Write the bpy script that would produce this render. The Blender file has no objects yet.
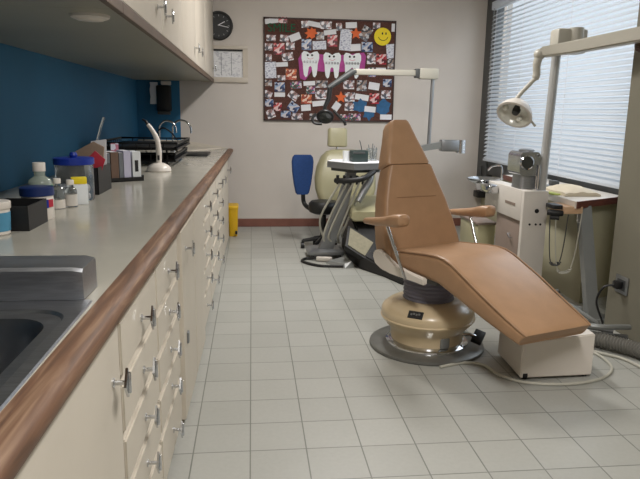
import bpy, bmesh, math, random
from mathutils import Vector, Matrix
random.seed(7)
S = bpy.context.scene
COL = S.collection
PI = math.pi
V = Vector

# ------------------------------------------------------------------ materials
def srgb(r, g, b):
    f = lambda c: (c/12.92 if c <= .04045 else ((c+.055)/1.055)**2.4)
    return (f(r/255), f(g/255), f(b/255), 1)
def mat(name, rgb, rough=.5, metal=0., noise=.06, scale=8., bump=0., coat=0., trans=0., spec=None, stretch=None, rvar=0.):
    m = bpy.data.materials.new(name); m.use_nodes = True
    nt = m.node_tree; b = nt.nodes['Principled BSDF']
    c = srgb(*rgb)
    b.inputs['Roughness'].default_value = rough
    b.inputs['Metallic'].default_value = metal
    if coat: b.inputs['Coat Weight'].default_value = coat; b.inputs['Coat Roughness'].default_value = .15
    if trans: b.inputs['Transmission Weight'].default_value = trans
    if spec is not None: b.inputs['Specular IOR Level'].default_value = spec
    tc = nt.nodes.new('ShaderNodeTexCoord'); mp = nt.nodes.new('ShaderNodeMapping')
    nt.links.new(tc.outputs['Object'], mp.inputs['Vector'])
    if stretch: mp.inputs['Scale'].default_value = stretch
    n = nt.nodes.new('ShaderNodeTexNoise'); n.inputs['Scale'].default_value = scale; n.inputs['Detail'].default_value = 5
    nt.links.new(mp.outputs['Vector'], n.inputs['Vector'])
    r = nt.nodes.new('ShaderNodeValToRGB')
    r.color_ramp.elements[0].position = .3; r.color_ramp.elements[1].position = .7
    r.color_ramp.elements[0].color = tuple(x*(1-noise) for x in c[:3])+(1,)
    r.color_ramp.elements[1].color = tuple(min(1, x*(1+noise)) for x in c[:3])+(1,)
    nt.links.new(n.outputs['Fac'], r.inputs['Fac']); nt.links.new(r.outputs['Color'], b.inputs['Base Color'])
    if rvar:
        mr = nt.nodes.new('ShaderNodeMapRange'); mr.inputs['To Min'].default_value = max(0, rough-rvar); mr.inputs['To Max'].default_value = rough+rvar
        nt.links.new(n.outputs['Fac'], mr.inputs['Value']); nt.links.new(mr.outputs['Result'], b.inputs['Roughness'])
    if bump:
        bp = nt.nodes.new('ShaderNodeBump'); bp.inputs['Strength'].default_value = bump; bp.inputs['Distance'].default_value = .01
        nt.links.new(n.outputs['Fac'], bp.inputs['Height']); nt.links.new(bp.outputs['Normal'], b.inputs['Normal'])
    return m

def photo_mat(name, cols, scale):
    m = bpy.data.materials.new(name); m.use_nodes = True
    nt = m.node_tree; b = nt.nodes['Principled BSDF']; b.inputs['Roughness'].default_value = .35
    tc = nt.nodes.new('ShaderNodeTexCoord'); v = nt.nodes.new('ShaderNodeTexVoronoi'); v.inputs['Scale'].default_value = scale
    nt.links.new(tc.outputs['Object'], v.inputs['Vector'])
    r = nt.nodes.new('ShaderNodeValToRGB'); r.color_ramp.interpolation = 'CONSTANT'
    while len(r.color_ramp.elements) < len(cols): r.color_ramp.elements.new(.5)
    for i, c in enumerate(cols):
        r.color_ramp.elements[i].position = i/len(cols); r.color_ramp.elements[i].color = srgb(*c)
    sp = nt.nodes.new('ShaderNodeSeparateColor'); nt.links.new(v.outputs['Color'], sp.inputs['Color'])
    nt.links.new(sp.outputs['Red'], r.inputs['Fac']); nt.links.new(r.outputs['Color'], b.inputs['Base Color'])
    return m

def text_paper(name, base, ink, lines=60):
    m = bpy.data.materials.new(name); m.use_nodes = True
    nt = m.node_tree; b = nt.nodes['Principled BSDF']; b.inputs['Roughness'].default_value = .7
    tc = nt.nodes.new('ShaderNodeTexCoord'); mp = nt.nodes.new('ShaderNodeMapping'); mp.inputs['Scale'].default_value = (40, 1, lines*2)
    nt.links.new(tc.outputs['Object'], mp.inputs['Vector'])
    n = nt.nodes.new('ShaderNodeTexNoise'); n.inputs['Scale'].default_value = 1; n.inputs['Detail'].default_value = 2
    nt.links.new(mp.outputs['Vector'], n.inputs['Vector'])
    r = nt.nodes.new('ShaderNodeValToRGB'); r.color_ramp.elements[0].position = .5; r.color_ramp.elements[1].position = .62
    r.color_ramp.elements[0].color = srgb(*base); r.color_ramp.elements[1].color = srgb(*ink)
    nt.links.new(n.outputs['Fac'], r.inputs['Fac']); nt.links.new(r.outputs['Color'], b.inputs['Base Color'])
    return m

def tile_mat():
    m = bpy.data.materials.new('floor_tiles'); m.use_nodes = True
    nt = m.node_tree; b = nt.nodes['Principled BSDF']
    tc = nt.nodes.new('ShaderNodeTexCoord'); mp = nt.nodes.new('ShaderNodeMapping')
    mp.inputs['Location'].default_value = (.0131+20*.2, -2.0445+20*.2+.0, 0)
    nt.links.new(tc.outputs['Object'], mp.inputs['Vector'])
    br = nt.nodes.new('ShaderNodeTexBrick'); br.offset = 0; br.squash = 1
    br.inputs['Scale'].default_value = 1; br.inputs['Brick Width'].default_value = .2; br.inputs['Row Height'].default_value = .2
    br.inputs['Mortar Size'].default_value = .0028; br.inputs['Mortar Smooth'].default_value = .3; br.inputs['Bias'].default_value = 0
    br.inputs['Color1'].default_value = srgb(174, 174, 168); br.inputs['Color2'].default_value = srgb(166, 166, 160); br.inputs['Mortar'].default_value = srgb(124, 126, 119)
    nt.links.new(mp.outputs['Vector'], br.inputs['Vector'])
    n = nt.nodes.new('ShaderNodeTexNoise'); n.inputs['Scale'].default_value = 60; n.inputs['Detail'].default_value = 6
    n2 = nt.nodes.new('ShaderNodeTexNoise'); n2.inputs['Scale'].default_value = 2.2; n2.inputs['Detail'].default_value = 4
    nt.links.new(tc.outputs['Object'], n.inputs['Vector']); nt.links.new(tc.outputs['Object'], n2.inputs['Vector'])
    mx = nt.nodes.new('ShaderNodeMix'); mx.data_type = 'RGBA'; mx.blend_type = 'MULTIPLY'; mx.inputs['Factor'].default_value = 1
    r = nt.nodes.new('ShaderNodeValToRGB'); r.color_ramp.elements[0].position = .3; r.color_ramp.elements[1].position = .7
    r.color_ramp.elements[0].color = (.90, .90, .89, 1); r.color_ramp.elements[1].color = (1, 1, 1, 1)
    ad = nt.nodes.new('ShaderNodeMath'); ad.operation = 'ADD'; ml = nt.nodes.new('ShaderNodeMath'); ml.operation = 'MULTIPLY'; ml.inputs[1].default_value = .5
    nt.links.new(n.outputs['Fac'], ad.inputs[0]); nt.links.new(n2.outputs['Fac'], ad.inputs[1]); nt.links.new(ad.outputs[0], ml.inputs[0])
    nt.links.new(ml.outputs[0], r.inputs['Fac'])
    nt.links.new(br.outputs['Color'], mx.inputs['A']); nt.links.new(r.outputs['Color'], mx.inputs['B'])
    nt.links.new(mx.outputs['Result'], b.inputs['Base Color'])
    b.inputs['Roughness'].default_value = .42
    bp = nt.nodes.new('ShaderNodeBump'); bp.inputs['Strength'].default_value = .35; bp.inputs['Distance'].default_value = .004; bp.invert = True
    nt.links.new(br.outputs['Fac'], bp.inputs['Height']); nt.links.new(bp.outputs['Normal'], b.inputs['Normal'])
    return m

def wood_mat():
    m = bpy.data.materials.new('worn_wood_edge'); m.use_nodes = True
    nt = m.node_tree; b = nt.nodes['Principled BSDF']; b.inputs['Roughness'].default_value = .58
    tc = nt.nodes.new('ShaderNodeTexCoord'); mp = nt.nodes.new('ShaderNodeMapping'); mp.inputs['Scale'].default_value = (30, 2.2, 30)
    nt.links.new(tc.outputs['Object'], mp.inputs['Vector'])
    n = nt.nodes.new('ShaderNodeTexNoise'); n.inputs['Scale'].default_value = 1.6; n.inputs['Detail'].default_value = 8; n.inputs['Distortion'].default_value = 1.2
    nt.links.new(mp.outputs['Vector'], n.inputs['Vector'])
    r = nt.nodes.new('ShaderNodeValToRGB'); e = r.color_ramp.elements
    e[0].position = .3; e[0].color = srgb(82, 60, 46); e[1].position = .72; e[1].color = srgb(138, 110, 86)
    k = e.new(.5); k.color = srgb(108, 78, 58)
    nt.links.new(n.outputs['Fac'], r.inputs['Fac']); nt.links.new(r.outputs['Color'], b.inputs['Base Color'])
    return m

M = dict(
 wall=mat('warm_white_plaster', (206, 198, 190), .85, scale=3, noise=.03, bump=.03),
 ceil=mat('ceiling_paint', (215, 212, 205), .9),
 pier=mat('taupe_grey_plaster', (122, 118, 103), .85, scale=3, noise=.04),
 olive_wall=mat('olive_cream_plaster', (186, 180, 152), .85, scale=3, noise=.04),
 blue=mat('teal_blue_paint', (44, 110, 150), .7, scale=2, noise=.08),
 base=mat('terracotta_skirting', (124, 80, 68), .5, noise=.12),
 cream=mat('cream_laminate', (208, 199, 184), .42, scale=4, noise=.03),
 gapshade=mat('laminate_gap_shade', (150, 134, 116), .6, noise=.04),  # darker tan paints the shade of the drawer gaps into the carcass colour
 creamdoor=mat('cream_laminate_door', (204, 195, 180), .45, scale=4, noise=.03),
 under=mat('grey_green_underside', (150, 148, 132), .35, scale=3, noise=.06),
 brown=mat('dark_brown_edging', (92, 74, 58), .5, noise=.15),
 counter=mat('grey_laminate', (176, 172, 160), .17, scale=5, noise=.04, rvar=.05),
 wood=wood_mat(),
 redwood=mat('reddish_wood_edge', (104, 58, 44), .4, noise=.25, scale=6, stretch=(1, 8, 20)),
 steel=mat('brushed_steel', (168, 170, 174), .40, 1., noise=.12, scale=20, stretch=(1, 12, 12), rvar=.08),
 basin=mat('basin_steel', (132, 132, 134), .42, 1., noise=.15, scale=12, rvar=.1),
 chrome=mat('chrome', (205, 207, 210), .12, 1., noise=.03),
 alu=mat('satin_aluminium', (150, 152, 154), .35, .8, noise=.05),
 greymetal=mat('grey_enamel', (132, 134, 132), .4, .2, noise=.05),
 leather=mat('tan_vinyl', (166, 130, 98), .42, scale=14, noise=.06, bump=.04),
 leatherseam=mat('tan_vinyl_seam', (150, 116, 86), .5),
 beige=mat('beige_enamel', (206, 186, 152), .3, scale=5, noise=.04, coat=.3),
 white=mat('white_enamel', (222, 214, 204), .35, scale=5, noise=.03),
 pedwhite=mat('pale_grey_enamel', (208, 202, 194), .4, noise=.03),
 mauve=mat('mauve_grey_panel', (138, 122, 112), .5, noise=.06),
 disc=mat('dull_grey_rubber_plate', (112, 112, 108), .35, .35, noise=.2, scale=6),
 bellows=mat('slate_bellows', (112, 110, 122), .55, noise=.08),
 black=mat('black_plastic', (26, 26, 27), .45, noise=.1),
 blackmetal=mat('black_wire', (22, 22, 24), .4, .3),
 darkgrey=mat('dark_grey_frame', (78, 80, 80), .5, .2, noise=.06),
 olive=mat('olive_beige_vinyl', (168, 162, 130), .38, scale=9, noise=.05),
 bluefab=mat('navy_blue_fabric', (28, 62, 116), .85, noise=.12, scale=60),
 cork=mat('dark_cork', (84, 52, 44), .9, noise=.35, scale=90),
 corkframe=mat('board_frame', (60, 40, 36), .6),
 paper=mat('white_paper', (226, 226, 230), .8, noise=.03),
 textpaper=text_paper('written_paper', (222, 224, 232), (150, 152, 176)),
 schedule=text_paper('printed_schedule', (226, 226, 228), (196, 196, 202), 40),
 card=mat('white_card', (232, 236, 238), .6, noise=.02),
 ink=mat('black_ink', (24, 24, 26), .6),
 pinkink=mat('rose_ink', (205, 110, 130), .6),
 purple=mat('magenta_paper', (170, 66, 140), .7, noise=.15, scale=20),
 yellow=mat('bright_yellow_card', (240, 214, 30), .6, noise=.03),
 green=mat('dark_green_felt', (16, 92, 62), .8, noise=.1),
 orange=mat('orange_paper', (224, 104, 52), .7, noise=.1),
 bluepaper=mat('teal_blue_paper', (44, 96, 140), .7, noise=.2, scale=25),
 binyellow=mat('yellow_plastic', (226, 180, 30), .4, noise=.04),
 redcard=mat('red_card', (176, 30, 52), .5),
 bluelid=mat('cobalt_blue_plastic', (26, 52, 150), .35),
 navylid=mat('navy_plastic', (24, 44, 96), .4),
 greenlabel=mat('green_label', (34, 120, 86), .5),
 tealabel=mat('light_blue_label', (78, 140, 170), .5, noise=.12, scale=20),
 clear=mat('clear_plastic', (232, 236, 236), .06, trans=.92, noise=.0),
 liquid=mat('greenish_clear_bottle', (208, 220, 208), .12, trans=.6, noise=.0),
 tan=mat('tan_paper_pouch', (150, 130, 112), .7, noise=.15),
 bookbrown=mat('brown_cover', (116, 92, 78), .6), bookgrey=mat('grey_cover', (120, 124, 130), .6), booklilac=mat('lilac_white_cover', (206, 204, 226), .6),
 hose=mat('pale_grey_hose', (186, 184, 172), .45, noise=.05), darkhose=mat('dark_grey_hose', (74, 74, 72), .5),
 corr=mat('corrugated_grey_hose', (112, 110, 104), .6),
 slat=None, tread=mat('grey_beige_rubber_tread', (140, 134, 112), .7, noise=.12, scale=40),
 peach=mat('pale_wood_board', (206, 170, 136), .5, noise=.1, stretch=(1, 1, 14)),
 cloth=mat('cream_cloth', (204, 192, 170), .85, noise=.05), lime=mat('lime_sachet', (176, 184, 92), .6),
 brownknob=mat('brown_plastic_disc', (84, 56, 42), .5),
 greencase=mat('dark_green_case', (44, 60, 58), .4, noise=.1),
 lensglass=mat('lamp_glass', (70, 72, 70), .1, .3), reflector=mat('bright_reflector', (236, 236, 228), .25, .15),
 apchrome=mat('polished_casting', (190, 194, 200), .22, .95, noise=.08),
 postgrey=mat('pale_grey_post', (176, 176, 174), .35, .2, noise=.03),
 armgrey=mat('warm_grey_enamel', (176, 172, 160), .4, noise=.03),
 clockface=mat('dark_clock_face', (44, 46, 48), .35), pale_frame=mat('pale_beige_frame', (196, 186, 172), .5),
)
def slat_mat():
    m = bpy.data.materials.new('white_blind_slat'); m.use_nodes = True
    nt = m.node_tree; b = nt.nodes['Principled BSDF']; o = nt.nodes['Material Output']
    b.inputs['Base Color'].default_value = srgb(222, 224, 226); b.inputs['Roughness'].default_value = .45
    t = nt.nodes.new('ShaderNodeBsdfTranslucent'); t.inputs['Color'].default_value = srgb(226, 230, 234)
    mx = nt.nodes.new('ShaderNodeMixShader'); mx.inputs[0].default_value = .4
    nt.links.new(b.outputs[0], mx.inputs[1]); nt.links.new(t.outputs[0], mx.inputs[2]); nt.links.new(mx.outputs[0], o.inputs['Surface'])
    return m
M['slat'] = slat_mat()
def glass_mat():
    m = bpy.data.materials.new('window_glass'); m.use_nodes = True
    nt = m.node_tree; o = nt.nodes['Material Output']; nt.nodes.remove(nt.nodes['Principled BSDF'])
    a = nt.nodes.new('ShaderNodeBsdfTransparent'); a.inputs[0].default_value = (.94, .97, 1, 1)
    g = nt.nodes.new('ShaderNodeBsdfGlossy'); g.inputs['Roughness'].default_value = .02
    mx = nt.nodes.new('ShaderNodeMixShader'); mx.inputs[0].default_value = .06
    nt.links.new(a.outputs[0], mx.inputs[1]); nt.links.new(g.outputs[0], mx.inputs[2]); nt.links.new(mx.outputs[0], o.inputs['Surface'])
    return m
M['glass'] = glass_mat()
def emis(name, rgb, s):
    m = bpy.data.materials.new(name); m.use_nodes = True
    b = m.node_tree.nodes['Principled BSDF']; b.inputs['Emission Color'].default_value = srgb(*rgb); b.inputs['Emission Strength'].default_value = s
    return m

# ------------------------------------------------------------------ mesh builder
def frame_of(d):
    d = V(d).normalized(); u = V((0, 0, 1)) if abs(d.z) < .95 else V((1, 0, 0))
    a = d.cross(u).normalized(); b = a.cross(d).normalized(); return a, b
class MB:
    def __init__(s): s.bm = bmesh.new()
    def box(s, c, size, rot=(0, 0, 0), bev=0, seg=2):
        from mathutils import Euler
        r = bmesh.ops.create_cube(s.bm, size=1)
        mt = Matrix.Translation(V(c)) @ Euler(rot).to_matrix().to_4x4() @ Matrix.Diagonal(V((*size, 1)))
        bmesh.ops.transform(s.bm, matrix=mt, verts=r['verts'])
        if bev:
            ed = list({e for v in r['verts'] for e in v.link_edges})
            bmesh.ops.bevel(s.bm, geom=ed, offset=bev, segments=seg, affect='EDGES', profile=.5)
        return s
    def b2(s, lo, hi, bev=0, seg=2):
        lo, hi = V(lo), V(hi); return s.box((lo+hi)/2, hi-lo, bev=bev, seg=seg)
    def loft(s, rings, cap=True, closed=False):
        vs = [[s.bm.verts.new(V(p)) for p in r] for r in rings]; n = len(vs[0])
        m = len(vs)
        for i in range(m if closed else m-1):
            A, B = vs[i], vs[(i+1) % m]
            for j in range(n):
                try: s.bm.faces.new((A[j], A[(j+1) % n], B[(j+1) % n], B[j]))
                except ValueError: pass
        if cap and not closed:
            s.bm.faces.new(list(reversed(vs[0]))); s.bm.faces.new(vs[-1])
        return s
    def tube(s, pts, r, n=8, cap=True, closed=False):
        pts = [V(p) for p in pts]; rings = []; k = len(pts)
        rr = r if isinstance(r, (list, tuple)) else [r]*k
        pa = None
        for i, p in enumerate(pts):
            if closed: d = pts[(i+1) % k]-pts[i-1]
            else: d = pts[min(i+1, k-1)]-pts[max(i-1, 0)]
            d.normalize()
            if pa is None: a, b = frame_of(d)
            else:
                a = (pa-d*pa.dot(d)).normalized(); b = d.cross(a)
            pa = a
            b = d.cross(a)
            rings.append([p+(a*math.cos(2*PI*j/n)+b*math.sin(2*PI*j/n))*rr[i] for j in range(n)])
        return s.loft(rings, cap, closed)
    def cyl(s, p0, p1, r0, r1=None, n=20):
        r1 = r0 if r1 is None else r1
        return s.tube([p0, p1], [r0, r1], n)
    def lathe(s, prof, c=(0, 0, 0), ax=(0, 0, 1), n=32, cap=True):
        a, b = frame_of(ax); d = V(ax).normalized(); c = V(c)
        return s.loft([[c+d*z+(a*math.cos(2*PI*j/n)+b*math.sin(2*PI*j/n))*max(r, 1e-4) for j in range(n)] for r, z in prof], cap)
    def prism(s, poly, vec, off=(0, 0, 0)):
        vec = V(vec); return s.loft([[V(p)+V(off) for p in poly], [V(p)+V(off)+vec for p in poly]])
    def sph(s, c, r, sc=(1, 1, 1), n=16):
        k = bmesh.ops.create_uvsphere(s.bm, u_segments=n, v_segments=n//2+2, radius=r)
        bmesh.ops.transform(s.bm, matrix=Matrix.Translation(V(c)) @ Matrix.Diagonal(V((*sc, 1))), verts=k['verts']); return s
    def build(s, name, m, parent=None, smooth=True, loc=None, sub=0):
        bmesh.ops.recalc_face_normals(s.bm, faces=s.bm.faces[:])
        me = bpy.data.meshes.new(name)
        if loc is not None: bmesh.ops.translate(s.bm, verts=s.bm.verts[:], vec=-V(loc))
        s.bm.to_mesh(me); s.bm.free()
        o = bpy.data.objects.new(name, me); COL.objects.link(o)
        me.materials.append(M[m] if isinstance(m, str) else m)
        if loc is not None: o.location = loc
        if parent is not None:
            o.parent = parent
            if loc is None: o.matrix_parent_inverse = Matrix.Translation(-V(wloc(parent)))
            else: o.matrix_parent_inverse = Matrix.Translation(-V(wloc(parent)))
        if smooth:
            for p in me.polygons: p.use_smooth = True
            me.set_sharp_from_angle(angle=math.radians(38))
        if sub:
            md = o.modifiers.new('s', 'SUBSURF'); md.levels = md.render_levels = sub
        return o
WL = {}
def wloc(o):
    # world translation of an unrotated chain (meshes carry world coordinates at build time)
    if o.name in WL: return WL[o.name]
    return tuple(o.location) if o.parent is None else WL.get(o.name, tuple(wloc(o.parent) if False else (0, 0, 0)))
def tag(o, label, cat, group=None):
    o['label'] = label; o['category'] = cat
    if group: o['group'] = group
    return o
def thing(name, label, cat, loc=(0, 0, 0), group=None):
    o = bpy.data.objects.new(name, None); COL.objects.link(o); o.location = loc; o.empty_display_size = .05
    return tag(o, label, cat, group)
def struct(o):
    o['kind'] = 'structure'; return o
def rrect(w, d, r, n=5):
    out = []
    r = min(r, w/2-1e-4, d/2-1e-4)
    for k, (cx, cy) in enumerate(((w/2-r, d/2-r), (-w/2+r, d/2-r), (-w/2+r, -d/2+r), (w/2-r, -d/2+r))):
        for i in range(n+1):
            t = (k+i/n)*PI/2; out.append((cx+r*math.cos(t), cy+r*math.sin(t)))
    return out
def bez(P, n=10):
    # Catmull-Rom through points
    P = [V(p) for p in P]; out = []
    for i in range(len(P)-1):
        a, b, c, d = P[max(i-1, 0)], P[i], P[i+1], P[min(i+2, len(P)-1)]
        for k in range(n):
            t = k/n
            out.append(.5*((2*b)+(c-a)*t+(2*a-5*b+4*c-d)*t*t+(3*b-a-3*c+d)*t**3))
    out.append(P[-1]); return out
def text_mesh(name, body, size, m, loc, parent=None, depth=.004):
    cu = bpy.data.curves.new(name, 'FONT'); cu.body = body; cu.size = size; cu.extrude = depth/2; cu.align_x = 'CENTER'; cu.align_y = 'CENTER'
    t = bpy.data.objects.new(name+'_src', cu); COL.objects.link(t)
    dg = bpy.context.evaluated_depsgraph_get(); me = bpy.data.meshes.new_from_object(t.evaluated_get(dg))
    bpy.data.objects.remove(t); me.name = name
    me.transform(Matrix.Rotation(PI/2, 4, 'X'))
    o = bpy.data.objects.new(name, me); COL.objects.link(o); o.location = loc
    me.materials.clear(); me.materials.append(M[m])
    if parent is not None:
        o.parent = parent; o.matrix_parent_inverse = Matrix.Translation(-V(parent.location))
    return o
def copy_tree(o, parent=None):
    c = o.copy(); COL.objects.link(c)
    if parent is not None: c.parent = parent
    for ch in [x for x in bpy.data.objects if x.parent == o]: copy_tree(ch, c)
    return c

# ------------------------------------------------------------------ room shell
XL, XR, YB, YF, ZC = -1.13, 2.46, 6.5, -1.6, 2.62
XP, YP = 2.03, 3.28          # face and far edge of the pier beside the window
fl = struct(MB().b2((XL-.2, YF-.2, -.1), (XR+.2, YB+.2, 0)).build('floor', tile_mat(), smooth=False))
struct(MB().b2((XL-.2, YF-.2, ZC), (XR+.2, YB+.2, ZC+.1)).build('ceiling', 'ceil', smooth=False))
struct(MB().b2((XL-.2, YF-.2, 0), (XL, YB+.2, ZC)).build('wall_left', 'blue', smooth=False))
struct(MB().b2((XL, YB, 0), (XR+.2, YB+.2, ZC)).build('wall_back', 'wall', smooth=False))
struct(MB().b2((XL, YB-.006, .8), (-.71, YB, ZC)).build('trim_1', 'blue', smooth=False))
struct(MB().b2((XL, YF-.2, 0), (XR+.2, YF, ZC)).build('wall_front', 'wall', smooth=False))
WZ0, WZ1, WY1 = .60, 2.36, 6.498
w = MB(); w.b2((XR, YP, 0), (XR+.08, YB, WZ0)); w.b2((XR, YP, WZ1), (XR+.08, YB, ZC)); w.b2((XR, WY1, WZ0), (XR+.08, YB, WZ1))
struct(w.build('wall_right', 'olive_wall', smooth=False))
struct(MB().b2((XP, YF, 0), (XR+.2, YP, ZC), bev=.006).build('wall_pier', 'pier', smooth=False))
struct(MB().b2((XL+.9, YB-.012, 0), (XR, YB, .085), bev=.004).build('baseboard_back', 'base', smooth=False))
# window
wf = MB()
wf.b2((2.39, 6.23, .40), (2.47, 6.499, 2.40), bev=.006)            # broad dark jamb
wf.b2((2.40, YP, .585), (2.47, 6.23, .725), bev=.006)               # deep bottom rail
wf.b2((2.39, YP, 2.27), (2.47, 6.23, 2.40), bev=.006)
wf.b2((2.50, YP, .72), (2.55, YP+.06, 2.3))
wfo = struct(wf.build('window_1', 'darkgrey'))
pn = MB().b2((2.52, YP+.03, .70), (2.528, 6.3, 2.3)).build('pane', 'glass', wfo, smooth=False)
t = thing('cable_box', 'small black box at the foot of the dark window jamb', 'cable box', (2.33, 6.35, .36))
MB().b2((2.345, 6.30, .33), (2.459, 6.44, .399), bev=.008).build('box', 'black', t)
MB().cyl((2.372, 6.34, .39), (2.372, 6.34, .66), .014).build('conduit', 'darkgrey', t)
# blind
t = thing('venetian_blind', 'white venetian blind with tilted slats hanging in the window', 'blind', (2.36, 4.75, 2.24))
sl = MB(); z = .765; k = 0
BXC = 2.362; y0, y1 = YP+.02, 6.215
while z < 2.15:
    ang = math.radians(38); hw = .0245
    dx, dz = hw*math.cos(ang), hw*math.sin(ang)
    P = [(BXC-dx, -dz), (BXC, .003), (BXC+dx, dz)]
    rings = []
    for yy in (y0, y1):
        rings.append([(x, yy, z+q) for x, q in P]+[(x, yy, z+q-.0008) for x, q in reversed(P)])
    sl.loft(rings); z += .038
sl.build('slats', 'slat', t)
MB().b2((BXC-.03, y0, 2.185), (BXC+.025, y1, 2.26), bev=.004).build('headrail', 'slat', t)
MB().b2((BXC-.022, y0, .728), (BXC+.022, y1, .745), bev=.003).build('bottom_rail', 'slat', t)
for yy in (3.75, 4.6, 5.45, 6.08):
    MB().cyl((BXC-.026, yy, .74), (BXC-.026, yy, 2.19), .0018, n=6).build('cord', 'paper', t)
MB().cyl((BXC-.032, 6.14, 1.15), (BXC-.032, 6.14, 2.19), .005, n=8).build('wand', 'clear', t)

# ceiling lights (real fixtures)
for i, (x, y, lab) in enumerate(((.75, .7, 'long white ceiling lamp above the open floor'), (.75, 4.3, 'long white ceiling lamp above the tan chair'))):
    t = thing('ceiling_lamp', lab, 'ceiling lamp', (x, y, ZC), 'ceiling lamps')
    MB().b2((x-.16, y-.62, ZC-.05), (x+.16, y+.62, ZC), bev=.01).build('housing', 'white', t)
    MB().b2((x-.13, y-.58, ZC-.062), (x+.13, y+.58, ZC-.05)).build('diffuser', emis('lamp_diffuser', (255, 244, 228), 3.2), t, smooth=False)
    ld = bpy.data.lights.new('lamp_tube', 'AREA'); ld.shape = 'RECTANGLE'; ld.size = .26; ld.size_y = 1.16; ld.energy = (50, 46)[i]; ld.color = (1, .975, .95)
    lo = bpy.data.objects.new('lamp_tube', ld); COL.objects.link(lo); lo.location = (x, y, ZC-.07)

# ------------------------------------------------------------------ left run: base cabinets
LF = lambda y: -.298+.0128*y
ZT = .81
def front_box(mb, y0, y1, z0, z1, x0, x1, bev=.004):
    # a slab lying on the slightly skewed front plane: x0/x1 are offsets from it
    P = [(LF(y0)+x0, y0, z0), (LF(y0)+x1, y0, z0), (LF(y1)+x1, y1, z0), (LF(y1)+x0, y1, z0)]
    s2 = MB(); s2.prism(P, (0, 0, z1-z0))
    if bev: bmesh.ops.bevel(s2.bm, geom=s2.bm.edges[:], offset=bev, segments=2, affect='EDGES')
    me = bpy.data.meshes.new('tmp'); s2.bm.to_mesh(me); s2.bm.free(); mb.bm.from_mesh(me); bpy.data.meshes.remove(me)
def knob(x, y, z, parent, r=.03):
    mb = MB(); mb.cyl((x, y, z), (x+.026, y, z), .005, n=10)
    mb.cyl((x-.001, y, z), (x+.003, y, z), .010, n=12)
    P = [(x+.026, y, z+r*1.05), (x+.026, y+r*.85, z), (x+.026, y, z-r*1.05), (x+.026, y-r*.85, z)]
    mb.prism(P, (.005, 0, 0))
    mb.box((x+.033, y, z), (.006, .007, r*1.5), bev=.002)
    return mb.build('knob', 'chrome', parent)
def carcass(y0, y1, parent, proud=0., top=.768):
    mb = MB(); P = [(XL+.01, y0+.001, 0.0), (LF(y0)-.020+proud, y0+.001, 0.0), (LF(y1)-.020+proud, y1-.001, 0.0), (XL+.01, y1-.001, 0.0)]
    mb.prism(P, (0, 0, top))
    return mb.build('carcass', 'gapshade' if not proud else 'cream', parent, smooth=False)
def drawer_cabinet(y0, y1, label, zs, group='drawer cabinets under the counter'):
    t = thing('drawer_cabinet', label, 'cabinet', (LF(y0), (y0+y1)/2, 0), group)
    carcass(y0, y1, t)
    for z0, z1 in zs:
        mb = MB(); front_box(mb, y0+.007, y1-.007, z0+.014, z1-.006, -.0195, .002)
        d = mb.build('drawer', 'creamdoor', t)
        ym = (y0+y1)/2; knob(LF(ym)+.002, ym, (z0+z1)/2, d)
    return t
def door_cabinet(y0, y1, doors, label, proud=0., kz=.66, top=.768):
    t = thing('door_cabinet', label, 'cabinet', (LF(y0), (y0+y1)/2, 0), 'door cabinets under the counter')
    carcass(y0, y1, t, proud, top)
    for a, b, ky in doors:
        mb = MB(); front_box(mb, a+.004, b-.004, .025, .757, -.0195+proud, .002+proud)
        d = mb.build('door', 'creamdoor', t)
        if ky: knob(LF(ky)+.002+proud, ky, kz, d)
    return t
ZS5 = [(.605, .748), (.475, .605), (.345, .475), (.215, .345), (.03, .215)]
door_cabinet(-.35, 1.29, [(-.35, .47, .4), (.47, 1.28, 1.21)], 'cream door cabinet under the steel sink', kz=.645, top=.62)
drawer_cabinet(1.29, 1.755, 'cream drawer stack beside the sink cabinet', ZS5)
drawer_cabinet(1.755, 2.225, 'cream drawer stack second from the sink cabinet', ZS5)
dc = door_cabinet(2.225, 3.12, [(2.24, 2.68, 2.36), (2.68, 3.115, None)], 'tall cream two-door cabinet between the drawer stacks', .012, .67)
hg = MB().b2((LF(2.32)+.012, 2.33, .30), (LF(2.32)+.022, 2.36, .345), bev=.003).build('latch', 'alu', dc)
drawer_cabinet(3.12, 3.66, 'cream drawer stack just past the two-door cabinet', ZS5)
drawer_cabinet(3.66, 4.2, 'cream drawer stack opposite the blue chair, second past the two-door cabinet', ZS5)
drawer_cabinet(4.2, 4.78, 'cream drawer stack next to the end cabinet', ZS5)
door_cabinet(4.78, 5.86, [(4.79, 5.3, 4.9), (5.3, 5.85, 5.72)], 'cream end cabinet beside the yellow bin')

# countertop with a hole for the sink
ct = thing('countertop', 'long grey laminate countertop with worn wooden front edge', 'countertop', (-.7, 3., ZT))
SX0, SX1, SY0, SY1 = -.93, -.338, .28, 1.168      # hole
mb = MB()
def slab(y0, y1, xa, xb):
    fx = lambda y, x: (LF(y)-.026 if x == 'f' else x)
    P = [(fx(y0, xa), y0), (fx(y0, xb), y0), (fx(y1, xb), y1), (fx(y1, xa), y1)]
    mb.prism([(x, y, ZT-.04) for x, y in P], (0, 0, .04))
HX0, HX1, HY0, HY1 = SX0-.02, SX1+.012, SY0-.02, SY1+.012
slab(-.4, HY0, XL, 'f'); slab(HY0, HY1, XL, HX0); slab(HY0, HY1, HX1, 'f'); slab(HY1, 6.49, XL, 'f')
mb.build('laminate_top', 'counter', ct, smooth=False)
prof = [(-.026, -.04), (-.026, 0), (.002, 0), (.017, -.004), (.024, -.013), (.025, -.026), (.020, -.037), (.010, -.040)]
wd = MB(); rings = []
for i in range(36):
    y = -.4+i*(6.49+.4)/35
    rings.append([(LF(y)+a, y, ZT+b) for a, b in prof])
wd.loft(rings); wd.build('wood_edge', 'wood', ct)
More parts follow.
